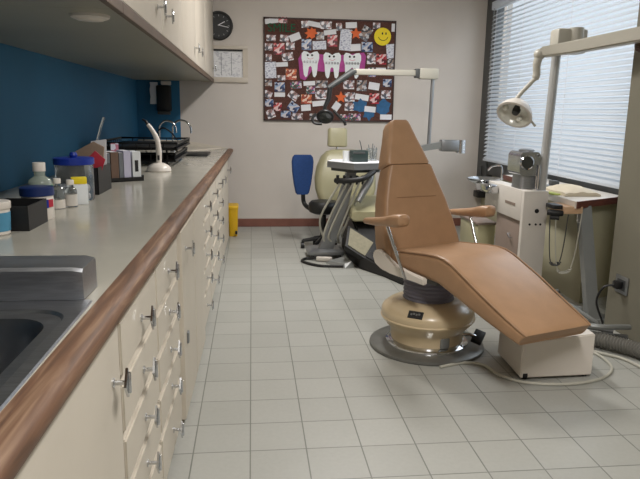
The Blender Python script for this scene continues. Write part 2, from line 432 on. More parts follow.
rl = thing('raised_ledge', 'cream sloping ledge at the far end of the countertop', 'ledge', (-.7, 6.2, ZT))
MB().prism([(XL+.002, 6.470, ZT), (-.27, 6.470, ZT), (-.27, 6.470, ZT+.012), (-.68, 6.470, ZT+.078), (XL+.002, 6.470, ZT+.085)], (0, .022, 0)).build('splashback', 'cream', rl, smooth=False)
MB().loft([[(XL+.002, 5.95, ZT), (-.55, 5.95, ZT), (-.30, 6.468, ZT), (XL+.002, 6.468, ZT)], [(XL+.002, 5.97, ZT+.012), (-.56, 5.97, ZT+.012), (-.32, 6.468, ZT+.014), (XL+.002, 6.468, ZT+.075)]]).build('slab', 'cream', rl, smooth=False)

# sink
sk = thing('steel_sink', 'stainless steel sink with a raised back ledge set in the countertop', 'sink', (-.65, .75, ZT))
def rr_ring(cx, cy, w_, d_, r_, z): return [(cx+x, cy+y, z) for x, y in rrect(w_, d_, r_, 7)]
ox0, ox1, oy0, oy1 = -1.0, -.315, .22, 1.232
cx, cy = (SX0+SX1)/2, (SY0+SY1)/2
sb = MB()
ocx, ocy = (ox0+ox1)/2, (oy0+oy1)/2
z0 = ZT+.004
sb.loft([rr_ring(ocx, ocy, ox1-ox0, oy1-oy0, .006, ZT+.0003), rr_ring(ocx, ocy, ox1-ox0-.004, oy1-oy0-.004, .008, z0),
         rr_ring(cx, cy, SX1-SX0, SY1-SY0, .06, z0), rr_ring(cx, cy, SX1-SX0-.008, SY1-SY0-.008, .058, z0-.006), rr_ring(cx, cy, SX1-SX0-.05, SY1-SY0-.05, .07, z0-.008)], cap=False)
sb.build('rim', 'steel', sk)
bs = MB()
rg = [rr_ring(cx, cy, SX1-SX0-.05, SY1-SY0-.05, .07, z0-.008), rr_ring(cx, cy, SX1-SX0-.062, SY1-SY0-.062, .075, z0-.022), rr_ring(cx, cy, SX1-SX0-.09, SY1-SY0-.09, .09, z0-.15), rr_ring(cx, cy, SX1-SX0-.15, SY1-SY0-.15, .08, z0-.168)]
bs.loft(rg, cap=False); v0 = [bs.bm.verts.new(V(p)) for p in rg[-1]]; bs.bm.faces.new(v0)
bs.build('basin', 'basin', sk)
MB().lathe([(.035, 0), (.035, .004), (.02, .003), (.019, -.001)], (cx, cy, z0-.168), n=20).build('drain', 'chrome', sk)
lg = MB()
lx1 = -.331
pr = [(1.226, ZT+.0045), (1.224, ZT+.010), (1.223, ZT+.064), (1.229, ZT+.070), (1.330, ZT+.071), (1.338, ZT+.066), (1.34, ZT+.001)]
rings = [[(x, y, z) for y, z in pr] for x in (-1.08, lx1-.02)]
rings.append([(lx1, y+(.004 if y < 1.3 else -.004), z-(.004 if z > ZT+.03 else 0)) for y, z in pr])
lg.loft(rings); lg.build('back_ledge', 'steel', sk)

# ------------------------------------------------------------------ upper cabinets
UX, UZ = -.37, 1.47
def upper(y0, y1, doors, label):
    t = thing('wall_cabinet', label, 'cabinet', (UX-.3, (y0+y1)/2, UZ), 'wall cabinets over the counter')
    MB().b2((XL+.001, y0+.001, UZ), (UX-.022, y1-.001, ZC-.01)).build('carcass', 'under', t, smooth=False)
    MB().b2((UX-.0215, y0+.001, UZ-.012), (UX-.002, y1-.001, UZ+.022), bev=.002).build('edge_strip', 'brown', t, smooth=False)
    for a, b, ky in doors:
        d = MB().b2((UX-.0215, a+.004, UZ+.0225), (UX, b-.004, ZC-.02), bev=.003).build('door', 'creamdoor', t)
        if ky: knob(UX, ky, UZ+.115, d)
upper(-.2, 1.98, [(-.2, .9, .8), (.9, 1.98, 1.0)], 'cream wall cabinet above the sink')
upper(1.98, 3.6, [(1.98, 2.8, 2.68), (2.8, 3.6, 2.93)], 'cream wall cabinet with paired knobs next to the one above the sink')
upper(3.6, 5.28, [(3.6, 4.45, 4.33), (4.45, 5.28, 4.62)], 'cream wall cabinet second from the back wall')
upper(5.28, 6.49, [(5.28, 6.49, 6.3)], 'narrow cream wall cabinet against the back wall')
t = thing('puck_light', 'round pale puck light fixed under the wall cabinet', 'light', (-.5, 2.12, UZ))
MB().lathe([(.06, 0), (.058, -.008), (.05, -.012), (.0, -.013)], (-.5, 2.12, UZ), n=28).build('rim', 'pedwhite', t)
MB().lathe([(.045, -.012), (.04, -.016), (.0, -.018)], (-.5, 2.12, UZ), n=24).build('lens', 'white', t)

# ------------------------------------------------------------------ things on the counter
def on(z=ZT): return z
t = thing('plastic_tub', 'small white tub with a light blue label beside the black box', 'tub', (-.765, 1.94, ZT))
MB().lathe([(.036, 0), (.039, .003), (.042, .085), (.042, .088)], (-.765, 1.94, ZT), n=28).build('body', 'white', t)
MB().lathe([(.0405, .012), (.0430, .068), (.0425, .0681), (.0400, .0119)], (-.765, 1.94, ZT), n=28, cap=False).build('label_band', 'tealabel', t)
MB().lathe([(.044, .078), (.0455, .08), (.0455, .098), (.043, .1), (0, .1)], (-.765, 1.94, ZT), n=28).build('lid', 'white', t)
t = thing('storage_box', 'open dark grey box next to the small white tub', 'box', (-.745, 2.07, ZT))
mb = MB()
x0, x1, y0, y1, h = -.815, -.685, 1.985, 2.165, .078
mb.b2((x0, y0, ZT), (x1, y1, ZT+.004)); mb.b2((x0, y0, ZT), (x0+.004, y1, ZT+h)); mb.b2((x1-.004, y0, ZT), (x1, y1, ZT+h)); mb.b2((x0, y0, ZT), (x1, y0+.004, ZT+h)); mb.b2((x0, y1-.004, ZT), (x1, y1, ZT+h))
mb.build('body', 'black', t, smooth=False)
def jar(name, label, cat, c, r, h, body, lid, lidh, labelm=None, lz=(.2, .6), lidr=1.06, neck=None):
    x, y, z = c; t = thing(name, label, cat, c)
    if neck: pr = [(r*.96, 0), (r, .004), (r, h*.68), (r*.9, h*.76), (neck, h*.84), (neck, h)]
    else: pr = [(r*.96, 0), (r, .004), (r, h-.006), (r*.95, h)]
    MB().lathe(pr, c, n=28).build('body', body, t)
    lr = (neck or r)*lidr
    MB().lathe([(lr, h-lidh*.25), (lr, h+lidh*.7), (lr*.94, h+lidh*.78), (0, h+lidh*.78)], c, n=28).build('lid', lid, t)
    if labelm:
        a, b = lz; MB().lathe([(r*1.004, h*a), (r*1.012, h*a), (r*1.012, h*b), (r*1.004, h*b)], c, n=28, cap=False).build('label_band', labelm, t)
    return t
JX, JY = -.735, 2.228
j = jar('storage_jar', 'squat jar with navy lid and white label behind the dark grey box', 'jar', (JX, JY, ZT), .052, .088, 'white', 'navylid', .028, None, lidr=1.07)
MB().box((JX+.0525*math.sin(.5), JY-.0525*math.cos(.5), ZT+.055), (.05, .004, .028), rot=(0, 0, .5)).build('blue_patch', 'bluelid', j, smooth=False)
MB().box((JX+.0525*math.sin(1.2), JY-.0525*math.cos(1.2), ZT+.055), (.022, .004, .026), rot=(0, 0, 1.2)).build('red_patch', 'redcard', j, smooth=False)
b = jar('antiseptic_bottle', 'clear green-labelled bottle with white screw cap', 'bottle', (-.765, 2.36, ZT), .042, .158, 'liquid', 'white', .03, 'greenlabel', (.40, .64), 1.15, .019)
j = jar('cotton_jar', 'large clear jar with cobalt blue lid', 'jar', (-.735, 2.70, ZT), .076, .155, 'clear', 'bluelid', .026, None)
MB().lathe([(.012, .173), (.017, .185), (.012, .197), (0, .198)], (-.735, 2.70, ZT), n=16).build('lid_knob', 'bluelid', j)
jj = MB()
for k in range(14):
    a = k*2.4; rr = .05*math.sqrt((k % 7)/7+.05)
    jj.sph((-.735+rr*math.cos(a), 2.68+rr*math.sin(a), ZT+.022+.03*(k//7)), .019, n=10)
st = jj.build('cotton_roll_filling', 'paper', j); st['kind'] = 'stuff'
jar('dropper_bottle', 'small clear bottle with white base next to the green-labelled bottle', 'bottle', (-.735, 2.455, ZT), .026, .10, 'clear', 'white', .018, 'white', (.02, .35), 1.1, .013)
jar('tablet_bottle', 'small clear bottle with white cap in front of the blue-lidded jar', 'bottle', (-.700, 2.50, ZT), .024, .09, 'clear', 'white', .018, 'pedwhite', (.05, .55), 1.1, .013)
t = thing('glove_carton', 'small white carton with yellow top in front of the blue-lidded jar', 'carton', (-.69, 2.57, ZT))
MB().box((-.686, 2.575, ZT+.04), (.062, .045, .08), rot=(0, 0, .3), bev=.002).build('carton', 'card', t)
MB().box((-.686, 2.575, ZT+.094), (.058, .041, .026), rot=(0, 0, .3), bev=.003).build('lid', 'yellow', t)
# black file box with papers
t = thing('file_box', 'black upright holder full of papers between the jar and the books', 'holder', (-.73, 2.98, ZT))
mb = MB(); x0, x1, y0, y1, h = -.80, -.675, 2.85, 3.10, .12
mb.b2((x0, y0, ZT), (x1, y1, ZT+.004)); mb.b2((x0, y0, ZT), (x0+.004, y1, ZT+h)); mb.b2((x1-.004, y0, ZT), (x1, y1, ZT+h)); mb.b2((x0, y0, ZT), (x1, y0+.004, ZT+h)); mb.b2((x0, y1-.004, ZT), (x1, y1, ZT+h)); mb.b2((x0, 2.96, ZT), (x1, 2.964, ZT+h))
mb.build('body', 'black', t, smooth=False)
tag(MB().prism([(-.795, 3.0, ZT+.006), (-.70, 3.0, ZT+.006), (-.685, 3.03, ZT+.2), (-.73, 3.02, ZT+.225), (-.81, 3.01, ZT+.18)], (0, .012, 0)).build('paper_pouch', 'tan', loc=(-.75, 3.0, ZT)), 'tan paper pouch standing in the black holder', 'pouch')
tag(MB().prism([(-.77, 2.90, ZT+.006), (-.705, 2.90, ZT+.006), (-.66, 2.93, ZT+.15), (-.70, 2.92, ZT+.19), (-.76, 2.91, ZT+.13)], (0, .006, 0)).build('red_leaflet', 'redcard', loc=(-.72, 2.9, ZT)), 'red folded leaflet leaning in the black holder', 'leaflet')
tag(MB().prism([(-.745, 3.055, ZT+.006), (-.685, 3.055, ZT+.006), (-.68, 3.06, ZT+.235), (-.75, 3.06, ZT+.225)], (0, .004, 0)).build('paper_sheet', 'paper', loc=(-.72, 3.05, ZT)), 'white sheet of paper standing at the back of the black holder', 'paper')
tag(MB().prism([(-.79, 2.85, ZT+.006), (-.74, 2.85, ZT+.006), (-.735, 2.862, ZT+.16), (-.79, 2.862, ZT+.165)], (0, .004, 0)).build('blue_leaflet', 'bluelid', loc=(-.76, 2.85, ZT)), 'blue leaflet at the front of the black holder', 'leaflet')
tag(MB().tube(bez([(-.735, 3.08, ZT+.006), (-.733, 3.08, ZT+.18), (-.71, 3.085, ZT+.28), (-.69, 3.085, ZT+.335)], 5), .0055, n=8).build('white_stick', 'clear', loc=(-.735, 3.08, ZT)), 'translucent white stick rising from the black holder', 'stick')
# books in a tray
t = thing('book_tray', 'low black tray holding a row of small books', 'tray', (-.67, 3.42, ZT))
mb = MB(); u = V((.85, .53, 0)); P0 = V((-.765, 3.33, ZT)); n_ = V((-.53, .85, 0))
def ob(mb, a0, a1, d0, d1, z0, z1): mb.prism([P0+u*a+n_*d+V((0, 0, z0)) for a, d in ((a0, d0), (a1, d0), (a1, d1), (a0, d1))], (0, 0, z1-z0))
ob(mb, -.01, .215, -.01, .11, 0, .006); ob(mb, -.01, .215, -.01, -.006, 0, .022); ob(mb, -.01, -.006, -.01, .11, 0, .06); ob(mb, .211, .215, -.01, .11, 0, .03); ob(mb, -.01, .215, .106, .11, 0, .1)
mb.build('tray', 'black', t, smooth=False)
for a0, a1, h, m, lab in ((.0, .022, .165, 'paper', 'thin white booklet at the holder end of the book tray'), (.025, .04, .15, 'bookgrey', 'grey book beside the thin white booklet'), (.045, .085, .155, 'bookbrown', 'thick brown book in the middle of the book tray'), (.088, .11, .15, 'bookgrey', 'grey book next to the thick brown book'), (.113, .150, .16, 'booklilac', 'lilac-white book next to the pale end box'), (.160, .205, .155, 'card', 'white card box with black notch at the end of the book tray')):
    mb = MB(); ob(mb, a0, a1, 0, .1, .0065, h)
    bo = thing('book', lab, 'book', P0+u*((a0+a1)/2)+V((0, 0, .0065)), 'books in the black tray')
    mb.build('cover', m, bo, smooth=False)
    if m == 'card':
        mb = MB(); ob(mb, a0+.012, a0+.03, -.0015, .0, .05, .11); mb.build('notch', 'ink', bo, smooth=False)
    else:
        mb = MB(); ob(mb, a0+.003, a1-.003, .003, .097, h, h+.0008); mb.build('page_block', 'paper', bo, smooth=False)
tag(MB().prism([P0+u*.085+n_*.103+V((0, 0, .0065)), P0+u*.125+n_*.103+V((0, 0, .0065)), P0+u*.127+n_*.104+V((0, 0, .195)), P0+u*.085+n_*.104+V((0, 0, .195))], n_*.0015).build('photo_card', photo_mat('tray_photo', [(190, 120, 140), (220, 220, 230), (120, 100, 150)], 40), loc=tuple(P0+u*.1)), 'small picture card rising behind the brown book', 'card')
# curing light on its rest
c = (-.575, 3.98, ZT)
t = thing('curing_light', 'white handpiece standing on a domed white base', 'curing light', c)
MB().lathe([(.072, 0), (.076, .006), (.072, .022), (.058, .038), (.035, .05), (.018, .054), (0, .055)], c, n=32).build('base', 'white', t)
pts = bez([(-.575, 3.98, ZT+.04), (-.572, 3.98, ZT+.12), (-.58, 3.985, ZT+.19), (-.605, 3.99, ZT+.245), (-.635, 4.0, ZT+.285)], 6)
MB().tube(pts, [.017]*8+[.016]*8+[.014-.0003*k for k in range(len(pts)-16)], n=14).build('handpiece', 'white', t)
MB().tube(bez([(-.63, 3.998, ZT+.28), (-.65, 4.005, ZT+.305), (-.668, 4.01, ZT+.315)], 5), [.009]*6+[.006]*5, n=10).build('tip', 'black', t)
MB().box((-.573, 3.963, ZT+.085), (.014, .004, .03), bev=.0015).build('button', 'ink', t)
# wire dish rack

rk = thing('dish_rack', 'black two-tier wire rack on the countertop behind the white handpiece', 'rack', (-.72, 4.75, ZT))
def tier(z, x0, x1, y0, y1, lip):
    mb = MB()
    for zz in (z, z+lip):
        mb.tube([(x0, y0, zz), (x1, y0, zz), (x1, y1, zz), (x0, y1, zz)], .0085, n=6, closed=True)
    k = 0
    n = 12
    for i in range(n+1):
        y = y0+(y1-y0)*i/n; mb.tube([(x0, y, z+lip), (x0, y, z), (x1, y, z), (x1, y, z+lip)], .0055, n=5)
    for i in range(1, 6):
        x = x0+(x1-x0)*i/6; mb.tube([(x, y0, z+lip), (x, y0, z), (x, y1, z), (x, y1, z+lip)], .0035, n=5)
    return mb
tier(ZT+.035, -1.0, -.52, 4.35, 5.15, .045).build('lower_tier', 'blackmetal', rk)
tier(ZT+.115, -1.03, -.50, 4.3, 5.15, .04).build('upper_tier', 'blackmetal', rk)
for x in (-.98, -.58):
    for y in (4.4, 5.0):
        MB().tube([(x, y, ZT), (x, y, ZT+.12)], .007, n=8).build('leg', 'blackmetal', rk)
MB().b2((-1.0, 4.33, ZT+.122), (-.53, 5.12, ZT+.132), bev=.002).build('drip_tray', 'black', rk)
MB().tube(bez([(-.72, 4.9, ZT+.15), (-.70, 4.9, ZT+.22), (-.66, 4.9, ZT+.24), (-.60, 4.9, ZT+.2), (-.57, 4.9, ZT+.15)], 6), .006, n=8).build('handle', 'blackmetal', rk)
# flat black tray behind rack
tag(MB().b2((-.60, 5.3, ZT), (-.37, 5.75, ZT+.014), bev=.004).build('flat_tray', 'black', loc=(-.48, 5.5, ZT)), 'flat black tray lying on the countertop beyond the wire rack', 'tray')
# taps
for x, y, r, h, lab in ((-.83, 5.85, .075, .28, 'chrome gooseneck tap close to the wire rack'), (-.72, 5.90, .085, .285, 'chrome gooseneck tap on the open side of the far ledge')):
    t = thing('gooseneck_tap', lab, 'tap', (x, y, ZT), 'chrome taps at the far end')
    MB().lathe([(.026, 0), (.026, .01), (.016, .016), (.014, .05)], (x, y, ZT), n=18).build('base', 'chrome', t)
    p = [(x, y, ZT+.04), (x, y, ZT+h-r)]+[(x+r-r*math.cos(a), y-.02, ZT+h-r+r*math.sin(a)) for a in [PI*k/10 for k in range(1, 11)]]+[(x+2*r, y-.02, ZT+h-r-.03)]
    MB().tube(p, .009, n=10).build('spout', 'chrome', t)
    MB().cyl((x, y, ZT+.045), (x-.05, y-.02, ZT+.07), .006, .004, n=8).build('lever', 'chrome', t)
# towel dispenser on the blue back wall
t = thing('towel_dispenser', 'black dispenser with a white towel sheet on the blue wall', 'dispenser', (-.90, 6.49, 1.18))
MB().b2((-.93, 6.42, 1.17), (-.79, 6.494, 1.42), bev=.012).build('body', 'black', t)
MB().b2((-.92, 6.40, 1.14), (-.80, 6.46, 1.172), bev=.006).build('slot', 'darkgrey', t)
sh = MB(); 
sh.loft([[(-.99+.004*math.sin(k*2), 6.44+.006*math.sin(k*3), 1.45-.035*k) , (-.915+.003*k*.3, 6.435+.006*math.cos(k*2), 1.45-.035*k), (-.915+.003*k*.3, 6.438+.006*math.cos(k*2), 1.45-.035*k), (-.99+.004*math.sin(k*2), 6.443+.006*math.sin(k*3), 1.45-.035*k)] for k in range(7)]); sh.build('towel_sheet', 'paper', t)
MB().b2((-.88, 6.415, 1.425), (-.79, 6.493, 1.462), bev=.004).build('top_cap', 'pedwhite', t)

# ------------------------------------------------------------------ back wall
t = thing('wall_clock', 'round black wall clock half hidden by the wall cabinet', 'clock', (-.315, YB, 2.0))
MB().lathe([(.135, 0), (.138, .02), (.13, .03), (.118, .03), (.112, .02)], (-.315, YB, 2.0), (0, -1, 0), 40).build('rim', 'black', t)
MB().lathe([(.113, .019), (.113, .021)], (-.315, YB, 2.0), (0, -1, 0), 40).build('face', 'clockface', t)
MB().box((-.29, YB-.024, 2.02), (.075, .002, .008), rot=(0, -.5, 0)).build('hour_hand', 'paper', t)
MB().box((-.27, YB-.026, 1.995), (.10, .002, .006), rot=(0, .2, 0)).build('minute_hand', 'paper', t)
mb = MB()
for k in range(12):
    a = k*PI/6; mb.box((-.315+.095*math.sin(a), YB-.0225, 2.0+.095*math.cos(a)), (.006, .002, .016), rot=(0, a, 0))
mb.build('hour_marks', 'alu', t)
t = thing('framed_schedule', 'pale wooden frame holding a white printed schedule', 'frame', (-.24, YB, 1.47))
fx0, fx1, fz0, fz1, fw = -.50, -.035, 1.462, 1.815, .05
mb = MB(); yb = YB-.022
mb.b2((fx0, yb, fz0), (fx1, YB, fz0+fw), bev=.004); mb.b2((fx0, yb, fz1-.035), (fx1, YB, fz1), bev=.004); mb.b2((fx0, yb, fz0+fw), (fx0+fw, YB, fz1-.035)); mb.b2((fx1-fw, yb, fz0+fw), (fx1, YB, fz1-.035))
mb.build('frame', 'pale_frame', t)
MB().b2((fx0+fw, YB-.008, fz0+fw), (fx1-fw, YB-.004, fz1-.05)).build('printed_sheet', 'schedule', t, smooth=False)
MB().b2((fx0+fw, YB-.02, fz1-.052), (fx1-fw, YB-.012, fz1-.036)).build('dark_clip_bar', 'ink', t, smooth=False)
mb = MB()
for k in range(3): mb.b2((-.40+.1*k, YB-.0095, fz0+fw+.02), (-.395+.1*k, YB-.008, fz1-.07))
mb.build('column_rules', 'bookgrey', t, smooth=False)

# corkboard
BX0, BX1, BZ0, BZ1 = .12, 1.45, 1.095, 2.095
t = thing('corkboard', 'large dark corkboard crowded with photos and notes on the back wall', 'board', (.78, YB, BZ0))
MB().b2((BX0+.006, YB-.018, BZ0+.006), (BX1-.006, YB-.002, BZ1-.006)).build('cork', 'cork', t, smooth=False)
mb = MB(); f = .014
mb.b2((BX0, YB-.024, BZ0), (BX1, YB-.001, BZ0+f)); mb.b2((BX0, YB-.024, BZ1-f), (BX1, YB-.001, BZ1)); mb.b2((BX0, YB-.024, BZ0), (BX0+f, YB-.001, BZ1)); mb.b2((BX1-f, YB-.024, BZ0), (BX1, YB-.001, BZ1))
mb.build('frame', 'corkframe', t, smooth=False)
YC = YB-.018
def bpos(cx_, cy_):
    u_ = (cx_-37)/545.; v_ = (cy_-30-18*u_)/(432-30*u_)
    return BX0+u_*(BX1-BX0), BZ1-v_*(BZ1-BZ0)
KX, KZ = (BX1-BX0)/545., (BZ1-BZ0)/420.
PH = dict(
 p=('pale photo print', photo_mat('photo_pale', [(205, 200, 205), (120, 100, 95), (225, 220, 225), (170, 130, 130), (90, 90, 100), (235, 235, 238)], 45)),
 g=('greyish photo print', photo_mat('photo_grey', [(120, 120, 128), (60, 60, 66), (196, 196, 200), (150, 130, 120), (90, 92, 100)], 45)),
 r=('reddish photo print', photo_mat('photo_red', [(160, 30, 50), (200, 80, 80), (90, 24, 32), (225, 190, 190), (180, 40, 60)], 40)),
 b=('bluish photo print', photo_mat('photo_blue', [(60, 90, 140), (150, 170, 200), (40, 50, 90), (205, 200, 205), (110, 130, 160)], 42)),
 o=('orange-toned photo print', photo_mat('photo_orange', [(210, 110, 60), (150, 60, 40), (230, 200, 180), (190, 90, 70)], 40)),
 k=('colourful photo print', photo_mat('photo_mixed', [(120, 60, 130), (210, 200, 205), (60, 100, 90), (200, 120, 130), (80, 60, 60), (150, 150, 190)], 55)))
items = [ # crop x, y, w, h, kind, tilt
 (73,46,60,20,'n',8),(115,43,36,24,'r',0),(205,60,30,26,'p',5),(242,60,50,20,'n',-9),(290,64,48,30,'p',0),(345,70,24,30,'p',4),(395,64,46,24,'n',3),(308,92,50,20,'n',8),
 (268,106,32,30,'g',0),(165,112,45,28,'n',22),(68,116,38,24,'p',0),(122,117,36,26,'p',-6),(455,96,42,56,'g',-30),(500,66,30,24,'p',0),(573,74,20,32,'n',0),
 (55,152,36,28,'p',0),(146,148,36,28,'p',0),(100,160,44,46,'r',0),(212,142,40,44,'b',0),(265,144,56,34,'t',3),(318,126,40,46,'r',0),(373,122,48,86,'t',-4),(415,152,42,28,'n',4),(463,150,46,40,'b',0),(562,166,34,58,'t',6),
 (58,196,24,28,'p',0),(135,192,46,32,'p',10),(112,224,48,18,'n',4),(65,248,46,66,'t',3),(150,264,44,44,'o',0),(110,280,32,22,'p',0),(482,196,36,44,'p',0),(524,198,42,42,'r',0),(566,216,28,40,'g',0),(524,240,42,18,'n',0),(486,250,34,38,'k',0),
 (55,302,32,26,'g',0),(103,318,42,38,'b',0),(170,308,46,28,'k',5),(225,300,48,18,'n',4),(276,302,50,30,'g',0),(390,302,46,36,'p',0),(445,305,42,44,'g',0),(497,306,46,30,'n',-8),(553,292,36,32,'b',0),
 (55,350,32,28,'p',-20),(103,350,44,18,'n',0),(160,352,42,32,'p',-35),(230,327,36,30,'k',0),(276,345,50,38,'p',0),(395,352,42,38,'p',0),(447,352,58,24,'n',-8),(500,356,40,44,'r',0),(549,338,42,34,'p',0),
 (57,386,40,30,'b',0),(95,402,34,34,'r',0),(160,402,44,38,'b',-35),(214,366,44,38,'o',0),(212,402,40,26,'n',5),(270,382,62,22,'n',6),(340,392,28,36,'n',-35),(395,392,40,34,'p',0),(483,400,48,24,'n',-5),
 (66,432,34,36,'p',20),(128,432,40,28,'b',0),(176,440,46,28,'p',0),(245,440,34,30,'g',0),(372,440,30,32,'k',0),(418,436,52,32,'k',0),(552,430,50,22,'n',0)]
rows = {}
for it in items: rows.setdefault(min(7, int((it[1]-32)/54)), []).append(it)
ORD = ['first', 'second', 'third', 'fourth', 'fifth', 'sixth', 'seventh', 'eighth', 'ninth', 'tenth', 'eleventh', 'twelfth', 'thirteenth', 'fourteenth', 'fifteenth', 'sixteenth', 'seventeenth']
RN = ['top', 'second', 'third', 'fourth', 'fifth', 'sixth', 'seventh', 'bottom']
cnt = 0
for rw in sorted(rows):
    for i, (x, y, w_, h_, kd, tl) in enumerate(sorted(rows[rw])):
        X, Z = bpos(x, y); lift = .0012+.0011*(cnt % 5); cnt += 1
        mb = MB(); mb.b2((-w_*KX/2, 0, -h_*KZ/2), (w_*KX/2, lift, h_*KZ/2))
        nm, mm, what, cat = ('paper_note', 'paper', 'white paper note', 'note') if kd == 'n' else (('paper_note', 'textpaper', 'handwritten white sheet', 'note') if kd == 't' else ('photo_print', PH[kd][1], PH[kd][0], 'photo'))
        o = mb.build(nm, mm, smooth=False); o.location = (X, YC-lift, Z); o.rotation_euler = (0, -math.radians(tl), 0)
        if nm == 'photo_print': # white border print
            pass
        tag(o, f'{what}, {ORD[i]} from the clock side in the {RN[rw]} row on the corkboard', cat, 'papers pinned to the corkboard' if cat == 'note' else 'photos pinned to the corkboard')
# special board items
def star(r1, r2, n, seed=0, jit=0):
    rnd = random.Random(seed); out = []
    for k in range(2*n):
        r = (r1 if k % 2 == 0 else r2)*(1+jit*rnd.uniform(-1, 1)); a = PI*k/n; out.append((r*math.sin(a), r*math.cos(a)))
    return out
def flat(name, poly, x, y, m, lift, th, label, cat, group=None):
    X, Z = bpos(x, y); o = MB().prism([(px, lift-.0001, pz) for px, pz in poly], (0, -th-lift, 0)).build(name, m, smooth=False)
    o.location = (X, YC-lift, Z); return tag(o, label, cat, group)
flat('paper_splash', star(.062, .042, 8, 3, .2), 232, 96, 'orange', .0075, .001, 'orange paper cut-out with a pale centre above the first tooth', 'paper cut-out')
flat('paper_star', star(.062, .028, 5, 1), 415, 97, 'orange', .0075, .001, 'orange paper star in the upper part of the corkboard', 'paper star')
flat('paper_star', star(.062, .028, 5, 2), 358, 355, 'orange', .0075, .001, 'orange paper star below the white teeth', 'paper star')
flat('blue_cutout', star(.075, .055, 6, 5, .2), 440, 388, 'bluepaper', .0008, .001, 'teal blue paper cut-out nearer the middle of the corkboard bottom', 'paper cut-out')
flat('blue_cutout', star(.09, .065, 6, 6, .2), 540, 392, 'bluepaper', .0008, .001, 'teal blue paper cut-out at the lower outer corner of corkboard', 'paper cut-out')
flat('blue_cutout', star(.07, .05, 6, 8, .2), 480, 418, 'bluepaper', .0010, .001, 'teal blue paper cut-out at the bottom edge between the other two', 'paper cut-out')
flat('purple_sheet', [(-.34, .06), (-.30, .125), (-.1, .105), (.1, .105), (.32, .135), (.345, .10), (.33, -.06), (.22, -.04), (.1, -.06), (-.1, -.06), (-.2, -.05), (-.27, -.15), (-.32, -.13)], 318, 226, 'purple', .0068, .0008, 'magenta paper sheet behind the three white teeth', 'paper sheet')
def tooth(x, y, lab, k):
    X, Z = bpos(x, y)
    half = [(0, .105), (.035, .125), (.07, .13), (.09, .105), (.092, .06), (.078, .01), (.074, -.05), (.066, -.105), (.048, -.13), (.03, -.12), (.022, -.07), (.016, -.03), (0, -.015)]
    poly = half+[(-px, pz) for px, pz in reversed(half[1:-1])]
    sc = .97
    t = thing('paper_tooth', lab, 'paper tooth', (X, YC-.009, Z), 'white paper teeth on the corkboard')
    y0 = YC-.009-.0012*k
    MB().prism([(X+px*sc, y0, Z+pz*sc) for px, pz in poly], (0, -.004, 0)).build('card', 'card', t, smooth=False)
    MB().prism([(X+px*sc*.9, YC-.0075, Z+pz*sc*.9) for px, pz in poly], (0, y0-YC+.0075, 0)).build('foam_pad', 'card', t, smooth=False)
    for s_ in (-1, 1): MB().lathe([(.011, 0), (.011, .0015)], (X+s_*.022-.005, y0-.004, Z+.088), (0, -1, 0), 12).build('eye', 'ink', t, smooth=False)
    MB().tube([(X-.03+.01*i, y0-.0045, Z+.062-.012*math.sin(PI*i/6)) for i in range(7)], .0022, n=5).build('mouth', 'pinkink', t)
    mb = MB(); mb.b2((X-.078, y0-.006, Z+.022), (X+.078, y0-.0041, Z+.026))
    for i in range(5): mb.b2((X-.068+.029*i, y0-.008, Z+.013), (X-.048+.029*i, y0-.0041, Z+.035))
    mb.build('brace', 'alu', t, smooth=False)
tooth(228, 222, 'white paper tooth with braces on the clock side', 0); tooth(318, 226, 'white paper tooth with braces in the middle of three', 1); tooth(402, 226, 'white paper tooth with braces on the smiley side', 2)
X, Z = bpos(526, 109)
t = thing('smiley_disc', 'yellow smiling face disc pinned to the corkboard', 'smiley', (X, YC-.007, Z))
MB().lathe([(.086, -.0069), (.086, .004)], (X, YC-.007, Z), (0, -1, 0), 40).build('disc', 'yellow', t, smooth=False)
for s_ in (-1, 1): MB().box((X+.015+s_*.018, YC-.0118, Z+.03), (.013, .0015, .02)).build('eye', 'ink', t, smooth=False)
MB().tube([(X+.005+.05*math.sin(a), YC-.0115, Z+.012-.05*math.cos(a)) for a in [-1.25+2.5*k/10 for k in range(11)]], .003, n=6).build('smile', 'ink', t)
X, Z = bpos(110, 76)
t = thing('green_lettering', 'dark green felt letters in the upper corner of the corkboard', 'letters', (X, YC-.007, Z))
text_mesh('letters', 'SMILE', .112, 'green', (X, YC-.0045, Z), t, .009)
for k in range(2): pass

# yellow bin at the end of the run
t = thing('yellow_bin', 'narrow yellow plastic bin on the floor by the end cabinet', 'bin', (-.185, 6.05, 0))
mb = MB(); mb.loft([[(-.185+px, 6.05+py, z) for px, py in rrect(w_, d_, .015, 3)] for w_, d_, z in ((.075, .16, .0), (.08, .17, .02), (.095, .2, .27))]); mb.build('body', 'binyellow', t)
MB().loft([[(-.185+px, 6.05+py, z) for px, py in rrect(w_, d_, .015, 3)] for w_, d_, z in ((.102, .21, .268), (.105, .214, .285), (.09, .19, .30))]).build('lid', 'binyellow', t)
MB().b2((-.165, 5.92, .03), (-.145, 5.955, .06), bev=.004).build('foot_pedal', 'black', t)

